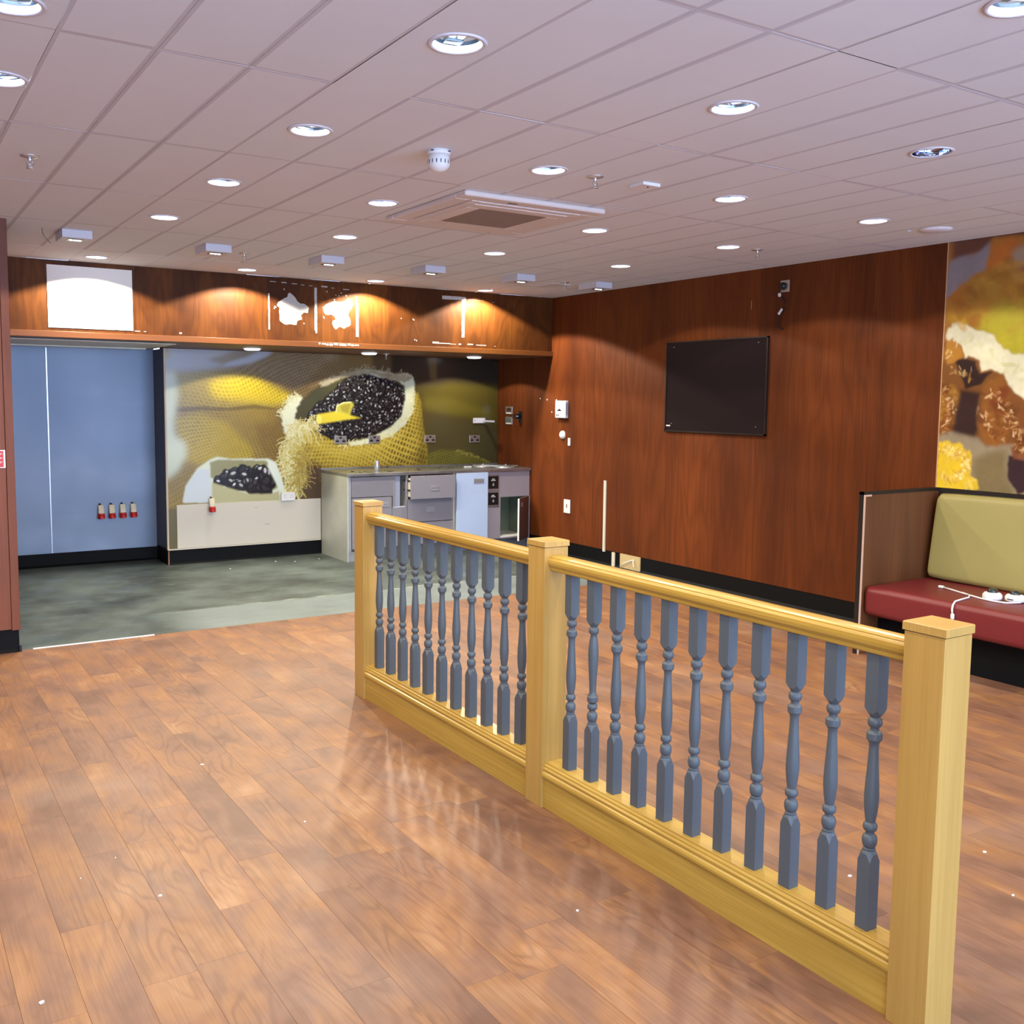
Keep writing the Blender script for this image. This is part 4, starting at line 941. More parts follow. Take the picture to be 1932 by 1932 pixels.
# drawers
c2 = thing('drawer_unit', (5.03, 9.44, 0), 'lavender three-drawer counter unit with the top drawer pulled slightly open', 'cabinet')
obj('carcass', MB().box((4.748, Yf+.018, .125), (4.762, YM-.01, .866)).box((5.308, Yf+.018, .125), (5.322, YM-.01, .866)).box((4.762, Yf+.018, .125), (5.308, YM-.01, .139)).box((4.762, YM-.03, .14), (5.308, YM-.01, .866)), CREAM, c2)
DY = Yf - .07
d = obj('drawer', MB().box((4.752, DY, .615), (5.288, DY+.016, .858)), LAV, c2, bevel=.002)
obj('drawer_box', MB().box((4.756, DY+.016, .640), (4.770, Yf+.3, .835)).box((5.268, DY+.016, .640), (5.282, Yf+.3, .835)).box((4.770, DY+.016, .640), (5.268, Yf+.3, .648)), CREAM, d)
handle(d, 4.985, 5.085, .700, .754, DY)
obj('runner', MB().box((4.748, DY+.02, .700), (4.752, Yf+.1, .716)), BLACK, d); obj('runner', MB().box((4.748, DY+.02, .80), (4.752, Yf+.1, .815)), BLACK, d)
d = obj('drawer', MB().box((4.751, Yf, .368), (5.303, Yf+.016, .606)), LAV, c2, bevel=.002); handle(d, 4.971, 5.073, .465, .522, Yf)
d = obj('drawer', MB().box((4.751, Yf, .128), (5.303, Yf+.016, .361)), LAV, c2, bevel=.002); handle(d, 4.971, 5.073, .225, .282, Yf)
obj('plinth', MB().box((4.748, Yf+.05, 0), (5.322, Yf+.06, .12)), bpy.data.materials['dull steel plinth'], c2)
# tall pale door
c3 = thing('door_unit', (5.53, 9.44, 0), 'counter unit with one tall door, its pale blue sheen put into the colour', 'cabinet')
obj('carcass', MB().box((5.326, Yf+.018, .12), (5.722, YM-.01, .866)), CREAM, c3)
d = obj('door', MB().box((5.326, Yf-.030, .118), (5.722, Yf-.012, .866)), BLUESHEEN, c3, bevel=.002, label='door with a pale blue sheen put into its colour'); handle(d, 5.539, 5.668, .752, .802, Yf-.030)
obj('plinth', MB().box((5.326, Yf+.05, 0), (5.722, Yf+.06, .118)), bpy.data.materials['dull steel plinth'], c3)
# right unit with controls and an open door
c4 = thing('open_cabinet', (6.0, 9.44, 0), 'rightmost counter unit with two black controls and its small door standing open', 'cabinet')
F = MB(); y0, y1 = Yf-.002, Yf+.016
F.box((5.884, y0, .585), (6.292, y1, .866)); F.box((5.726, y0, .832), (5.884, y1, .866)); F.box((5.726, y0, .125), (5.905, y1, .478)); F.box((5.726, y0, .652), (5.884, y1, .660)); F.box((5.882, y0, .478), (5.905, y1, .585)); F.box((6.278, y0, .0), (6.298, y1, .585)); F.box((5.905, y0, .120), (6.278, y1, .134))
obj('front_panel', F, plain('lilac panel', (142, 134, 144), .45), c4)
obj('lining', MB().box((5.905, Yf+.40, .134), (6.278, Yf+.41, .585)).box((5.900, Yf+.016, .134), (5.906, Yf+.4, .585)).box((6.278, Yf+.016, .134), (6.284, Yf+.4, .585)).box((5.906, Yf+.016, .579), (6.278, Yf+.4, .585)), GREENW, c4, label='pale green inside')
obj('shelf', MB().box((5.906, Yf+.0, .128), (6.278, Yf+.4, .145)), WHITE, c4, label='white bottom shelf')
hx, hy = 6.285, Yf-.004; ex, ey = 5.995, 8.855
dv = Vector((ex-hx, ey-hy)); nv = Vector((dv.y, -dv.x)).normalized()*.018
D = MB(); P4 = [(hx, hy), (ex, ey), (ex+nv.x, ey+nv.y), (hx+nv.x, hy+nv.y)]
D.prism(P4, .118, .583, 'z'); 
od = obj('door', D, BROWND, c4, bevel=.001, label='brown faced door standing open')
dn = dv.normalized(); ed = MB().prism([(ex, ey), (ex+dn.x*.004, ey+dn.y*.004), (ex+dn.x*.004+nv.x, ey+dn.y*.004+nv.y), (ex+nv.x, ey+nv.y)], .118, .583, 'z')
obj('door_edge', ed, WHITE, od, label='white door edge')
ns = nv.normalized() * (-1 if nv.y > 0 else 1)
ins = MB(); sgn = -1
q0 = Vector((ex, ey)) - dn*.07; q1 = Vector((ex, ey)) - dn*.13; off = nv*1.05 if nv.x > 0 or True else nv
for (zz0, zz1) in ((.49, .535),):
    for side in (1.0, 0.0):
        a = q0 + nv*side; b_ = q1 + nv*side; e = nv.normalized()*(.003 if side else -.003)
        obj('handle', MB().prism([(a.x, a.y), (b_.x, b_.y), (b_.x+e.x, b_.y+e.y), (a.x+e.x, a.y+e.y)], zz0, zz1, 'z'), STEEL, od)
for z0, z1 in ((.662, .830), (.482, .650)):
    ct = obj('control', MB().box((5.728, Yf-.008, z0), (5.882, Yf+.01, z1)), plain('chrome bezel', (170, 168, 176), .25, metal=.8) if z0 > .6 else bpy.data.materials['chrome bezel'], c4, bevel=.003)
    obj('control_face', MB().box((5.740, Yf-.0095, z0+.020), (5.870, Yf-.007, z1-.010)), BLACK, ct)
    obj('print', MB().box((5.785, Yf-.0105, z1-.045), (5.820, Yf-.0094, z1-.038)).box((5.775, Yf-.0105, z1-.060), (5.832, Yf-.0094, z1-.054)), WHITE, ct)
    obj('knob', MB().lathe([(.004, 0), (.012, -.001), (.011, .004)], (5.805, Yf-.012, z0+.062), 14, 'y').box((5.802, Yf-.016, z0+.050), (5.807, Yf-.010, z0+.085)), STEEL, ct)
obj('plinth', MB().box((5.726, Yf+.05, 0), (6.298, Yf+.06, .118)), bpy.data.materials['dull steel plinth'], c4)

# on the worktop
cn = obj('metal_can', MB().lathe([(.028, 0), (.030, .003), (.030, .092), (.028, .096), (.029, .100), (.026, .106), (.012, .109), (.001, .109)], (4.53, 9.38, .900), 24), CHROME, None)
tag(cn, 'small upright chrome cylinder standing on the left of the worktop', 'can')
hb = thing('hob', (5.98, 9.30, .900), 'pair of shiny steel burner plates on the right end of the worktop', 'hob')
for cx, cy, r in ((5.86, 9.42, .10), (6.06, 9.26, .12)):
    obj('plate', MB().lathe([(r, 0), (r, .008), (r-.012, .014), (r*.45, .008), (r*.42, .018), (.001, .019)], (cx, cy, .900), 32), CHROME, hb)
    obj('knob', MB().lathe([(.010, .014), (.010, .034), (.001, .036)], (cx+.03, cy+.02, .900), 12), STEEL, hb)
obj('pan_support', MB().tube([(5.80, 9.30, .918), (6.20, 9.20, .918)], .004).tube([(6.20, 9.20, .918), (6.22, 9.38, .918)], .004).tube([(6.22, 9.38, .918), (5.76, 9.46, .918)], .004), CHROME, hb)
wb_ = obj('white_block', MB().box((5.60, 9.36, .900), (5.69, 9.39, .918)), WHITE, None, bevel=.004)
tag(wb_, 'small white block lying on the worktop left of the hob', 'block')
ds = MB(); r2 = random.Random(9)
for _ in range(42):
    k = r2.choice([(4.30, 9.30, .10), (4.90, 9.36, .12), (4.62, 9.26, .06), (5.45, 9.5, .2), (6.12, 9.32, .1)]); x = k[0]+r2.uniform(-1, 1)*k[2]; y = k[1]+r2.uniform(-1, 1)*.14; a = r2.random()*3; L = r2.uniform(.004, .02); w2 = .003
    ca, sa = math.cos(a), math.sin(a); ds.prism([(x-L*ca-w2*sa, y-L*sa+w2*ca), (x+L*ca-w2*sa, y+L*sa+w2*ca), (x+L*ca+w2*sa, y+L*sa-w2*ca), (x-L*ca+w2*sa, y-L*sa-w2*ca)], .9002, .9045, 'z')
db = obj('debris', ds, plain('black crumbs', (40, 38, 34), .7), None, kind='stuff'); tag(db, 'scattered dark crumbs and scraps on the steel worktop', 'debris')

# ================================================================== electrical fittings on the walls
def yplate(name, x, z, w_, h, y, label, cat, m, group=None, d=.008):
    t = thing(name, (x, y, z), label, cat, group); obj('plate', MB().box((x-w_/2, y-d, z-h/2), (x+w_/2, y, z+h/2)), m, t, bevel=.002); return t
def steel_socket(x, z, label):
    t = yplate('double_socket', x, z, .140, .086, YM-.001, label, 'socket', plain('steel plate', (190, 188, 180), .3, metal=.85) if 'steel plate' not in bpy.data.materials else bpy.data.materials['steel plate'], 'steel double sockets above the worktop')
    for s in (-1, 1):
        cx = x + s*.038; mb = MB().box((cx-.004, YM-.0105, z+.002), (cx+.004, YM-.0088, z+.016)).box((cx-.015, YM-.0105, z-.020), (cx-.007, YM-.0088, z-.010)).box((cx+.007, YM-.0105, z-.020), (cx+.015, YM-.0088, z-.010))
        mb.box((cx-.018, YM-.0098, z-.024), (cx+.018, YM-.0088, z-.004)); obj('socket_outlet', mb, BLACK, t)
    obj('switch', MB().box((x-.014, YM-.0125, z+.012), (x+.014, YM-.0088, z+.032)), BLACK, t, bevel=.001)
steel_socket(4.291, 1.213, 'steel double socket on the coffee picture, first from the left')
steel_socket(4.693, 1.213, 'steel double socket on the coffee picture, second from the left under the big sack')
steel_socket(5.388, 1.210, 'steel double socket on the coffee picture, right of the big sack')
steel_socket(5.979, 1.202, 'steel double socket nearest the corner, under the metal bracket')
t = yplate('double_socket', 3.686, .632, .146, .086, YM-.008, 'white double socket on the top edge of the cream board', 'socket', WHITE, None, .03)
for s in (-1, 1):
    cx = 3.686 + s*.038; obj('socket_outlet', MB().box((cx-.003, YM-.0395, .640), (cx+.003, YM-.0378, .651)).box((cx-.013, YM-.0395, .620), (cx-.007, YM-.0378, .626)).box((cx+.007, YM-.0395, .620), (cx+.013, YM-.0378, .626)), plain('slot grey', (120, 120, 130)) if s < 0 else bpy.data.materials['slot grey'], t)
obj('switch', MB().box((3.672, YM-.042, .645), (3.684, YM-.037, .662)).box((3.688, YM-.042, .645), (3.700, YM-.037, .662)), WHITE, t, bevel=.001)
# industrial sockets, cream body over red hinged cap
SOCW = plain('cream socket body', (214, 206, 180), .45)
def red_socket(name, x, y, z, label, group=None, yback=None):
    t = thing(name, (x, y, z), label, 'socket', group)
    obj('body', MB().prism([(y, z-.02), (y, z+.075), (y-.022, z+.075), (y-.045, z+.020), (y-.050, z-.012), (y-.030, z-.025)], x-.028, x+.028, 'x'), SOCW, t, bevel=.009, seg=3)
    obj('collar', MB().lathe([(.031, 0), (.033, -.012), (.031, -.030)], (x, y-.034, z-.010), 24), RED, t)
    obj('cap', MB().lathe([(.034, 0), (.035, -.010), (.032, -.026), (.028, -.030)], (x, y-.036, z-.034), 24).box((x-.018, y-.078, z-.062), (x+.018, y-.05, z-.048)), RED, t, bevel=.002)
    obj('cable_gland', MB().lathe([(.010, 0), (.010, .014)], (x-.008, y-.014, z+.075), 12), BLACK, t)
    return t
for x, lab in ((1.914, 'red and cream industrial socket on the steel lining, leftmost of four'), (2.016, 'red and cream industrial socket on the steel lining, second of four from the left'),
               (2.120, 'red and cream industrial socket on the steel lining, third of four from the left'), (2.222, 'red and cream industrial socket on the steel lining, rightmost of four')):
    red_socket('industrial_socket', x, YA-.001, .512, lab, 'industrial sockets on the steel lining')
red_socket('industrial_socket', 2.885, YM-.009, .575, 'single red and cream industrial socket on the cream board, tilted')
# bracket shelf near the corner
bk = thing('bracket', (6.05, YM, 1.41), 'small white metal bracket with an arm fixed at the right of the coffee picture', 'bracket')
obj('back_plate', MB().box((5.955, YM-.016, 1.385), (6.115, YM-.001, 1.445)), TRIMW, bk, bevel=.002)
obj('arm', MB().box((6.085, YM-.22, 1.398), (6.118, YM-.010, 1.420)), GREYP, bk, bevel=.002)
for x in (5.972, 6.10): obj('screw', MB().lathe([(.005, 0), (.005, -.003)], (x, YM-.016, 1.418), 10, 'y'), BLACK, bk)
# right wall fittings (plates face -x)
def xplate(name, y, z, w_, h, label, cat, m, d=.009, bev=.002, group=None):
    t = thing(name, (XR, y, z), label, cat, group); obj('plate', MB().box((XR-d, y-w_/2, z-h/2), (XR, y+w_/2, z+h/2)), m, t, bevel=bev); return t
SPL = bpy.data.materials['steel plate']
for z, lab in ((1.536, 'upper small steel socket plate in the corner beside the coffee picture'), (1.418, 'lower small steel socket plate in the corner beside the coffee picture')):
    t = xplate('socket_plate', 9.538, z, .140, .088, lab, 'socket', SPL)
    obj('insert', MB().box((XR-.0105, 9.49, z-.015), (XR-.0088, 9.585, z+.030)), plain('brown insert', (70, 44, 34), .4) if z > 1.5 else plain('grey insert', (90, 100, 96), .4), t)
    obj('label_strip', MB().box((XR-.0105, 9.485, z-.038), (XR-.0088, 9.59, z-.024)), WHITE, t)
t = thing('black_inlet', (XR, 9.33, 1.465), 'black plug inlet sticking out of the corner wall', 'plug')
obj('back_plate', MB().box((XR-.012, 9.272, 1.40), (XR, 9.330, 1.53)), BLACK, t, bevel=.003)
obj('body', MB().box((XR-.085, 9.285, 1.445), (XR-.012, 9.325, 1.498)), BLACK, t, bevel=.008)
obj('mark', MB().box((XR-.07, 9.283, 1.468), (XR-.045, 9.286, 1.48)), WHITE, t)
t = thing('control_box', (XR, 8.49, 1.56), 'pale grey wall controller box with two small buttons on the right wall', 'controller')
obj('body', MB().box((XR-.045, 8.398, 1.468), (XR, 8.585, 1.655)), GREYP, t, bevel=.010, seg=3)
obj('display', MB().box((XR-.0465, 8.47, 1.545), (XR-.0448, 8.54, 1.555)).box((XR-.0465, 8.492, 1.556), (XR-.0448, 8.518, 1.566)), BLACK, t)
for y in (8.548, 8.520): obj('button', MB().lathe([(.007, 0), (.007, -.003)], (XR-.045, y, 1.500), 12, 'x'), BLACK, t)
obj('side_slots', MB().box((XR-.040, 8.396, 1.50), (XR-.010, 8.3985, 1.63)), plain('slot tone', (150, 150, 165)), t)
t = thing('round_button', (XR, 8.49, 1.29), 'round domed white push unit below the wall controller', 'button')
obj('dome', MB().lathe([(.046, 0), (.045, -.010), (.038, -.024), (.022, -.034), (.001, -.037)], (XR, 8.49, 1.29), 32, 'x'), WHITE, t)
t = xplate('small_contact', 8.372, 1.220, .034, .082, 'small upright white plastic contact beside the round push unit', 'sensor', WHITE, .012)
obj('cover_line', MB().box((XR-.013, 8.356, 1.245), (XR-.0118, 8.388, 1.248)), GREYP, t)
t = xplate('outlet_plate', 8.392, .531, .108, .145, 'white outlet plate low on the right wall, above the skirting', 'socket', WHITE, .010)
obj('port', MB().box((XR-.0115, 8.385, .515), (XR-.0098, 8.402, .555)), plain('port brown', (110, 84, 60)), t)
obj('trunking', MB().box((XR-.014, 7.738, .130), (XR, 7.772, .854)), CREAM, None, bevel=.002); tag(bpy.data.objects['trunking'], 'thin vertical white trunking strip on the right wall', 'trunking')
# screw anchors left in the wall
for y, z in ((8.790, 1.663), (8.62, 1.66), (8.92, 1.675), (8.70, 1.53)):
    o = obj('wall_plug', MB().lathe([(.009, 0), (.008, -.004), (.003, -.005)], (XR, y, z), 8, 'x'), WHITE, None); tag(o, {8.790: 'larger white plug left in the veneer left of the controller', 8.62: 'white plug at the top left corner of the controller', 8.92: 'tiny white plug highest in the veneer left of the controller', 8.70: 'tiny white plug lowest in the veneer left of the controller'}[y], 'wall plug')
# noticeboard
nb = thing('noticeboard', (XR, 6.28, 1.38), 'dark felt noticeboard with a thin black frame on the right wall', 'noticeboard')
y0, y1, z0, z1 = 5.675, 6.890, 1.379, 2.198
obj('panel', MB().box((XR-.016, y0+.012, z0+.012), (XR-.001, y1-.012, z1-.012)), BOARDF, nb)
FRM = plain('black frame', (26, 18, 18), .4)
fr = MB(); fr.box((XR-.022, y0, z0), (XR-.001, y1, z0+.014)); fr.box((XR-.022, y0, z1-.012), (XR-.001, y1, z1)); fr.box((XR-.022, y0, z0), (XR-.001, y0+.014, z1)); fr.box((XR-.022, y1-.012, z0), (XR-.001, y1, z1))
obj('frame', fr, FRM, nb)
for y, z in ((6.79, 2.15), (5.78, 2.15), (5.78, 1.45), (6.80, 1.455)): obj('pin', MB().lathe([(.005, 0), (.004, -.004)], (XR-.016, y, z), 8, 'x'), STEEL, nb)
obj('clip', MB().box((XR-.021, 6.815, 1.428), (XR-.016, 6.868, 1.440)), WHITE, nb, bevel=.002)
# high socket with hanging cable and tags
hs = thing('wall_outlet', (XR, 5.53, 2.588), 'open steel outlet high on the right wall with a dangling tagged cable', 'socket')
obj('plate', MB().box((XR-.008, 5.489, 2.541), (XR, 5.579, 2.634)), SPL, hs, bevel=.002)
obj('plug', MB().lathe([(.030, 0), (.030, -.020), (.022, -.034), (.008, -.038)], (XR-.006, 5.545, 2.588), 16, 'x'), BLACK, hs)
cb = obj('cable', MB().tube([(XR-.02, 5.560, 2.560), (XR-.02, 5.570, 2.53), (XR-.012, 5.545, 2.49), (XR-.008, 5.520, 2.455), (XR-.008, 5.530, 2.41), (XR-.010, 5.57, 2.36), (XR-.008, 5.592, 2.31), (XR-.008, 5.580, 2.27), (XR-.008, 5.55, 2.245), (XR-.010, 5.53, 2.25)], .005), BLACK, hs)
obj('paper_tag', MB().prism([(5.585, 2.532), (5.560, 2.535), (5.552, 2.512), (5.565, 2.502), (5.582, 2.508)], XR-.026, XR-.024, 'x'), WHITE, hs)
obj('paper_tag', MB().prism([(5.588, 2.372), (5.570, 2.358), (5.534, 2.400), (5.550, 2.414)], XR-.020, XR-.018, 'x'), WHITE, hs)
obj('scratch_mark', MB().box((XR-.0012, 5.886, 2.43), (XR-.0002, 5.890, 2.50)), plain('pale scratch', (190, 150, 110)), wr)
# hole in the skirting with a beige board and white cable
bb = obj('beige_board', MB().box((XR-.008, 7.20, .0), (XR+.004, 7.50, .146)), BEIGE, None, bevel=.001); tag(bb, 'plain beige board let into the black skirting of the right wall', 'board')
lc = obj('loose_cable', MB().tube([(XR-.02, 7.47, .02), (XR-.03, 7.42, .06), (XR-.018, 7.30, .105), (XR-.014, 7.285, .11), (XR-.03, 7.275, .09), (XR-.05, 7.24, .05), (XR-.04, 7.25, .012)], .005), WHITE, None); tag(lc, 'white cable poking from the beige board at floor level', 'cable')
st = obj('timber_stub', MB().box((XR-.012, 7.58, 0), (XR+.0, 7.625, .142)), CREAM, None, bevel=.002); tag(st, 'short upright cream timber piece in the skirting below the trunking', 'timber')
bp = thing('blue_bag', (5.62, 6.98, 0), 'small crumpled blue object on the floor behind the middle post', 'bag')
bg_ = MB().lathe([(.05, 0), (.060, .012), (.050, .035), (.028, .048), (.001, .052)], (5.62, 6.99, 0), 14); obj('body', bg_, plain('blue plastic', (32, 56, 140), .4), bp)
obj('white_edge', MB().box((5.50, 6.90, 0), (5.60, 6.96, .02)), TRIMW, bp, bevel=.004)

# fire sign at the left edge
fs = thing('fire_sign', (.66, YP, 1.25), 'red and white fire notice at the left edge of the photo on the wood wall', 'sign')
obj('plate', MB().box((.50, YP-.004, 1.196), (.727, YP-.0005, 1.310)), WHITE, fs, bevel=.001)
obj('red_field', MB().box((.506, YP-.0052, 1.202), (.716, YP-.004, 1.304)), RED, fs)
for a in range(3): obj('lettering', MB().tube([(.680+.005*a, YP-.0056, 1.218+.026*a), (.694, YP-.0056, 1.224+.026*a), (.700, YP-.0056, 1.236+.026*a), (.709, YP-.0056, 1.231+.026*a)], .0022, 6), WHITE, fs)

# ================================================================== balustrade
BX = 2.3184
bal = thing('balustrade', (BX, 3.2, 0), 'low oak balustrade with slate blue turned spindles dividing the room', 'balustrade')
PY = [1.492, 3.213, 4.910]
for y in PY:
    p = obj('newel_post', MB().box((BX-.0575, y-.0575, 0), (BX+.0575, y+.0575, 1.0685)), OAK, bal, bevel=.0012)
    cap = [(-.0605, 1.070), (.0605, 1.070), (.0605, 1.088), (.058, 1.094), (-.058, 1.094), (-.0605, 1.088)]
    h = .0615; mb = MB().add([(BX-h, y-h, 1.0715), (BX+h, y-h, 1.0715), (BX+h, y+h, 1.0715), (BX-h, y+h, 1.0715), (BX-h, y-h, 1.092), (BX+h, y-h, 1.092), (BX+h, y+h, 1.092), (BX-h, y+h, 1.092),
            (BX-h+.002, y-h+.002, 1.0945), (BX+h-.002, y-h+.002, 1.0945), (BX+h-.002, y+h-.002, 1.0945), (BX-h+.002, y+h-.002, 1.0945)],
            [(3,2,1,0), (0,1,5,4), (1,2,6,5), (2,3,7,6), (3,0,4,7), (4,5,9,8), (5,6,10,9), (6,7,11,10), (7,4,8,11), (8,9,10,11)])
    mb.box((BX-.05, y-.05, 1.068), (BX+.05, y+.05, 1.072)); obj('post_cap', mb, OAK, p)
rail = [(-.026, .976), (.026, .976), (.030, .980), (.030, .990), (.034, .994), (.040, 1.002), (.0420, 1.012), (.041, 1.022), (.036, 1.0285), (.0325, 1.0285), (.0320, 1.0335), (.022, 1.0365), (.008, 1.038), (-.008, 1.038), (-.022, 1.0365), (-.0320, 1.0335), (-.0325, 1.0285), (-.036, 1.0285), (-.041, 1.022), (-.0420, 1.012), (-.040, 1.002), (-.034, .994), (-.030, .990), (-.030, .980)]
rail_old = [(-.034, 1.028), (-.039, 1.024), (-.0415, 1.014), (-.040, 1.004), (-.034, .994), (-.030, .990), (-.030, .980)]
half = [(.046, .118), (.050, .119), (.050, .123), (.054, .126), (.0575, .133), (.058, .141), (.055, .149), (.049, .153), (.049, .157), (.052, .160), (.052, .165), (.048, .169), (.045, .169), (.045, .172), (.046, .175), (.043, .180), (.038, .181), (.038, .188)]
base = [(-.046, 0), (.046, 0)] + half + [(-a, b_) for a, b_ in half[::-1]]
base = [(a, b_ if b_ < .1 else b_ + .002) for a, b_ in base]
for a, b_ in ((PY[0]+.0575, PY[1]-.0575), (PY[1]+.0575, PY[2]-.0575)):
    obj('handrail', MB().prism([(BX+p[0], p[1]) for p in rail], a, b_, 'y'), OAKY, bal, bevel=.001, seg=1)
    obj('base_rail', MB().prism([(BX+p[0], p[1]) for p in base], a, b_, 'y'), OAKY, bal, bevel=.0008, seg=1)
def spindle(flip):
    z0, z1 = .190, .977
    bot = [[(.0120, .408), (.0172, .417), (.0172, .421)], [(.0172, .421), (.0135, .424)], [(.0135, .424), (.0180, .429), (.0205, .439), (.0205, .449), (.0180, .458), (.0125, .462)], [(.0125, .462), (.0118, .466), (.0125, .470)],
           [(.0125, .470), (.0178, .474), (.0200, .482), (.0185, .491), (.0130, .496)]]
    mid = [[(.0130, .496), (.0145, .505), (.0175, .525), (.0197, .550), (.0200, .570), (.0188, .600), (.0160, .645), (.0136, .690), (.0128, .712), (.0140, .722), (.0180, .729)], [(.0180, .729), (.0208, .732)], [(.0208, .732), (.0210, .742), (.0205, .750)], [(.0205, .750), (.0170, .754)], [(.0170, .754), (.0120, .758)]]
    topp = [[(.0120, .758), (.0118, .762), (.0125, .766)], [(.0125, .766), (.0180, .771), (.0200, .781), (.0180, .791), (.0125, .795)], [(.0125, .795), (.0122, .802), (.0126, .812)]]
    mb = MB(); s = .0205
    if flip:  # one spindle has its middle turning upside down
        mid = [[(r, .496 + .758 - z) for r, z in g_][::-1] for g_ in mid[::-1]]
    for g_ in bot + mid + topp: mb.lathe(g_, (0, 0, 0), 20, cap=False)
    # square blocks whose corners are cut to the turned neck
    for (za, zb_, zc, d) in ((.190, .400, .418, 1), (z1, .815, .800, -1)):
        vs = []; n = 32
        def sq(a, r):
            m = max(abs(math.cos(a)), abs(math.sin(a))); return (r*math.cos(a)/m, r*math.sin(a)/m)
        rings = []
        rings.append([(*sq(2*PI*k/n, s), za) for k in range(n)])
        rings.append([(*sq(2*PI*k/n, s), zb_ + d*(.008 - (.022 if d > 0 else .013)*max(0, 1 - abs((k % 8) - 4)/2.2)**1.3)) for k in range(n)])
        rings.append([(.0128*math.cos(2*PI*k/n), .0135*math.sin(2*PI*k/n), zc + d*.004) for k in range(n)])
        for R_ in rings: vs += R_
        fs = [(i*n+k, i*n+(k+1) % n, (i+1)*n+(k+1) % n, (i+1)*n+k) for i in range(2) for k in range(n)] + [tuple(range(n))]
        mb.add(vs, fs)
    return newmesh('baluster', mb, (0, 0, 0), BALGREY)
sm, sf = spindle(False), spindle(True)
for sec, y0 in ((0, 4.771), (1, 3.045)):
    for k in range(11):
        o = bpy.data.objects.new('baluster', sf if (sec == 1 and k == 1) else sm); COL.objects.link(o); o.parent = bal
        o.location = (0, y0 - .138*k - 3.2, 0); o.rotation_euler = (0, 0, rnd.uniform(-.06, .06) + (.35 if (sec == 0 and k in (4, 10)) else 0) * .3)

# ================================================================== upholstered bench
bn = thing('wall_bench', (5.95, 3.0, 0), 'fixed bench with maroon seat and olive back under the cake picture', 'bench')
YE = 4.100
obj('end_panel', MB().box((5.495, YE, 0), (XR-.001, YE+.022, 1.058)), ENDWOOD, bn, bevel=.001, label='brown ribbed wood end panel')
obj('end_frame', MB().box((5.490, YE+.004, 0), (5.505, YE+.040, 1.078)).box((5.49, YE-.002, 1.058), (XR-.001, YE+.040, 1.078)), plain('black end frame', (22, 16, 16), .45), bn, label='black frame around the end panel')
obj('chipped_edge', MB().box((5.489, YE-.004, 0), (5.499, YE+.004, 1.060)).box((5.499, YE-.004, 1.048), (5.56, YE+.002, 1.060)), plain('chipped pale edge', (190, 160, 140), .6), bn, label='chipped pale edging')
obj('plinth', MB().box((5.685, -.5, 0), (5.70, YE-.002, .262)), DARKSK, bn, label='black plinth')
def cushion(prof, ya, yb, r):
    mb = MB(); ys = [ya, ya+.012, ya+.04, yb]; n = len(prof)
    c = (sum(p[0] for p in prof)/n, sum(p[1] for p in prof)/n); vs = []
    for y, sc in zip(ys, (-.045, -.015, 0, 0)):
        for p in prof:
            d = Vector((p[0]-c[0], p[1]-c[1])); d = d * (1 + sc/d.length*1.0); vs.append((c[0]+d.x, y, c[1]+d.y))
    fs = [(i*n+k, i*n+(k+1) % n, (i+1)*n+(k+1) % n, (i+1)*n+k) for i in range(3) for k in range(n)] + [tuple(range(n))[::-1], tuple(3*n+k for k in range(n))]
    mb.add(vs, fs, True); return mb
def rrect(x0, x1, z0, z1, r, tl=0.0):
    out = []
    for cx, cz, a0 in ((x1-r, z1-r, 0), (x0+r, z1-r, 90), (x0+r, z0+r, 180), (x1-r, z0+r, 270)):
        for k in range(6):
            a = math.radians(a0 + k*18); out.append((cx + r*math.cos(a), cz + r*math.sin(a)))
    return [(x + tl*(z-z0), z) for x, z in out]
def sub(o):
    m = o.modifiers.new('sub', 'SUBSURF'); m.levels = 1; m.render_levels = 2
y_hi = YE-.006
seat = [(x, z) for x, z in rrect(5.50, 6.28, .262, .462, .045)]
so = obj('seat_cushion', MB(), MAROON, bn) if False else None
def flipy(mb):  # cushion starts at its far (left) end next to the panel
    mb.v = [(x, y_hi - y, z) for x, y, z in mb.v]; return mb
o = obj('seat_cushion', flipy(cushion(seat, .0, y_hi+.5, .04)), MAROON, bn, label='maroon seat cushion'); sub(o)
back = rrect(6.115, 6.275, .455, 1.058, .05, .0)
back = [(x + .085*(z-.455)/.6 if x < 6.2 else x, z) for x, z in back]
o = obj('back_cushion', flipy(cushion(back, .035, y_hi+.5, .04)), OLIVE, bn, label='olive back cushion'); sub(o)

# twin emergency lamp lying on the seat with its cable
tl = thing('twin_lamp', (5.86, 3.30, .462), 'white fitting with two dark round lenses and a white cable lying on the maroon seat', 'lamp')
for (x, y) in ((5.81, 3.395), (5.865, 3.285)):
    hsng = obj('housing', MB().lathe([(.052, 0), (.056, .006), (.056, .026), (.046, .040), (.032, .043)], (x, y, .4655), 28), WHITE, tl)
    obj('lens', MB().lathe([(.030, 0), (.031, .008), (.026, .020), (.014, .027), (.001, .029)], (x, y, .504), 24), GLASSD, hsng)
    for a in range(5): obj('lens_mark', MB().box((x-.018+a*.008, y-.006+(a % 2)*.006, .531-abs(a-2)*.002), (x-.013+a*.008, y-.001+(a % 2)*.006, .5335-abs(a-2)*.002)), CHROME, hsng)
obj('slot', MB().box((5.806, 3.265, .480), (5.812, 3.30, .486)), plain('slot dark', (80, 84, 88)), tl)
obj('cable', MB().tube([(5.83, 3.23, .470), (5.76, 3.28, .467), (5.745, 3.36, .467), (5.76, 3.44, .467), (5.79, 3.52, .467), (5.83, 3.62, .467), (5.865, 3.70, .467), (5.883, 3.77, .470)], .0055), WHITE, tl)
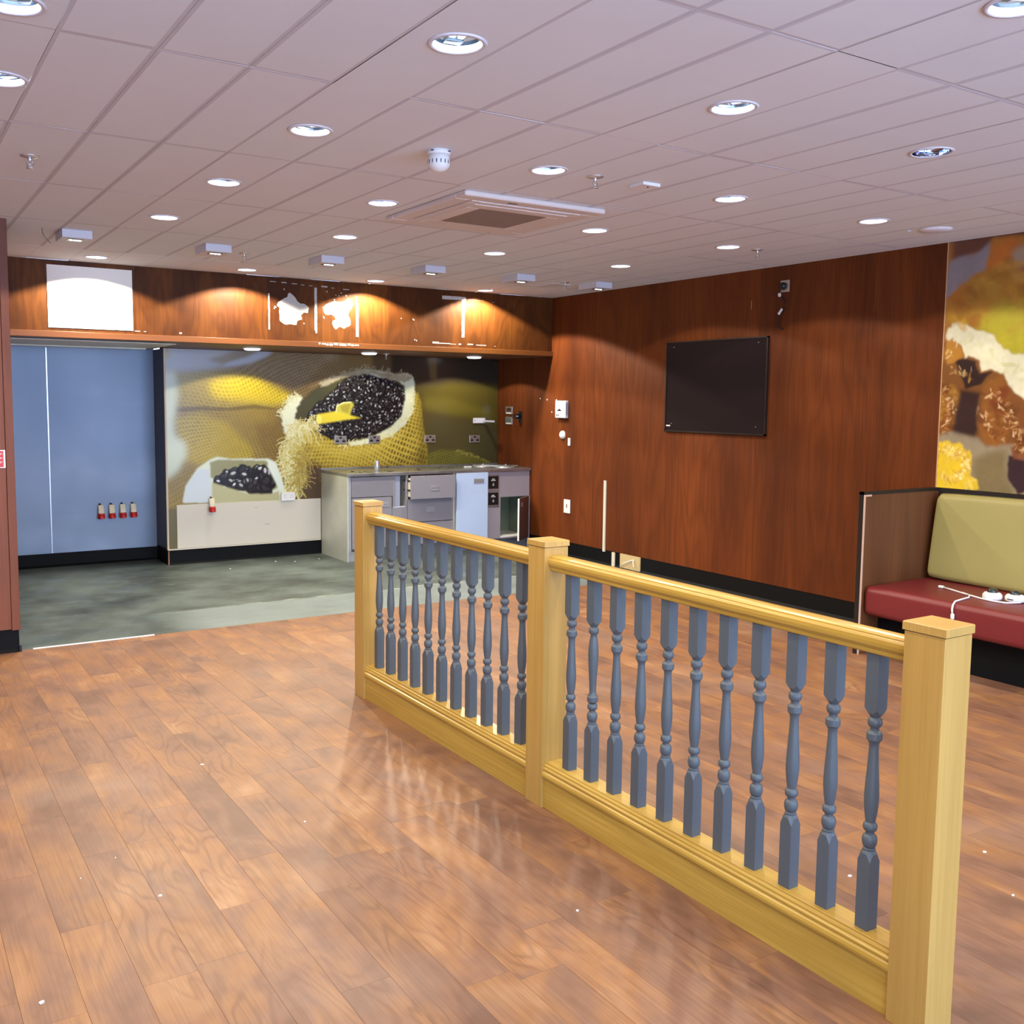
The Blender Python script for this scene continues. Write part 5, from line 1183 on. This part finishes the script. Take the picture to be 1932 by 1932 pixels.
obj('cable', MB().tube([(5.83, 3.60, .468), (5.79, 3.53, .468), (5.72, 3.49, .468), (5.62, 3.475, .468), (5.54, 3.465, .466), (5.502, 3.455, .450), (5.487, 3.450, .425), (5.484, 3.446, .400)], .0055), WHITE, tl)
obj('connector', MB().lathe([(.007, -.03), (.011, -.024), (.011, .0), (.006, .006)], (5.484, 3.443, .395), 12), WHITE, tl)
obj('connector', MB().box((5.874, 3.765, .463), (5.894, 3.80, .478)), WHITE, tl, bevel=.003)

# ================================================================== white crumbs on the floor
CR = [(1.215, 4.326, .008), (.758, 3.221, .007), (.336, 2.797, .009), (1.892, 2.429, .005), (1.386, 3.519, .005), (2.859, 2.126, .008), (3.447, 1.988, .008), (3.22, 1.75, .006), (.554, 3.482, .003), (.689, 3.58, .003), (3.30, 6.98, .004), (2.92, 9.3, .009), (3.9, 9.45, .008), (3.45, 9.5, .012), (3.62, 9.40, .008)]
r3 = random.Random(2)
CRL = ['white scrap on the planks left of the left newel post, farthest of the bright ones', 'white scrap on the planks near the lower left, midway down the open floor', 'white scrap nearest the bottom left corner of the photo',
       'small white scrap on the planks left of the second spindle section, low in the photo', 'tiny white scrap on the planks left of the middle newel post', 'white scrap on the floor seen between the two spindles nearest the right newel post',
       'white scrap on the planks right of the right newel post, the farther one', 'small white scrap right of the right newel post, nearer the edge of the photo', 'pin-sized white speck on the left planks, left one of a close pair',
       'pin-sized white speck on the left planks, right one of a close pair', 'pin-sized white speck where the planks meet the dark vinyl', 'white crumb on the dark vinyl under the cream board, left one', 'white crumb on the dark vinyl beside the steel counter side',
       'largest white crumb on the dark vinyl before the cream board', 'white crumb on the dark vinyl between the largest crumb and the counter']
for i, (x, y, s) in enumerate(CR):
    n = 6; P = [(x + s*r3.uniform(.6, 1.2)*math.cos(2*PI*k/n), y + s*r3.uniform(.5, 1.0)*math.sin(2*PI*k/n)) for k in range(n)]
    o = obj('paper_scrap', MB().prism(P, 0, .003, 'z'), WHITE, None)
    tag(o, CRL[i], 'scrap', 'tiny white scraps scattered over the floor')
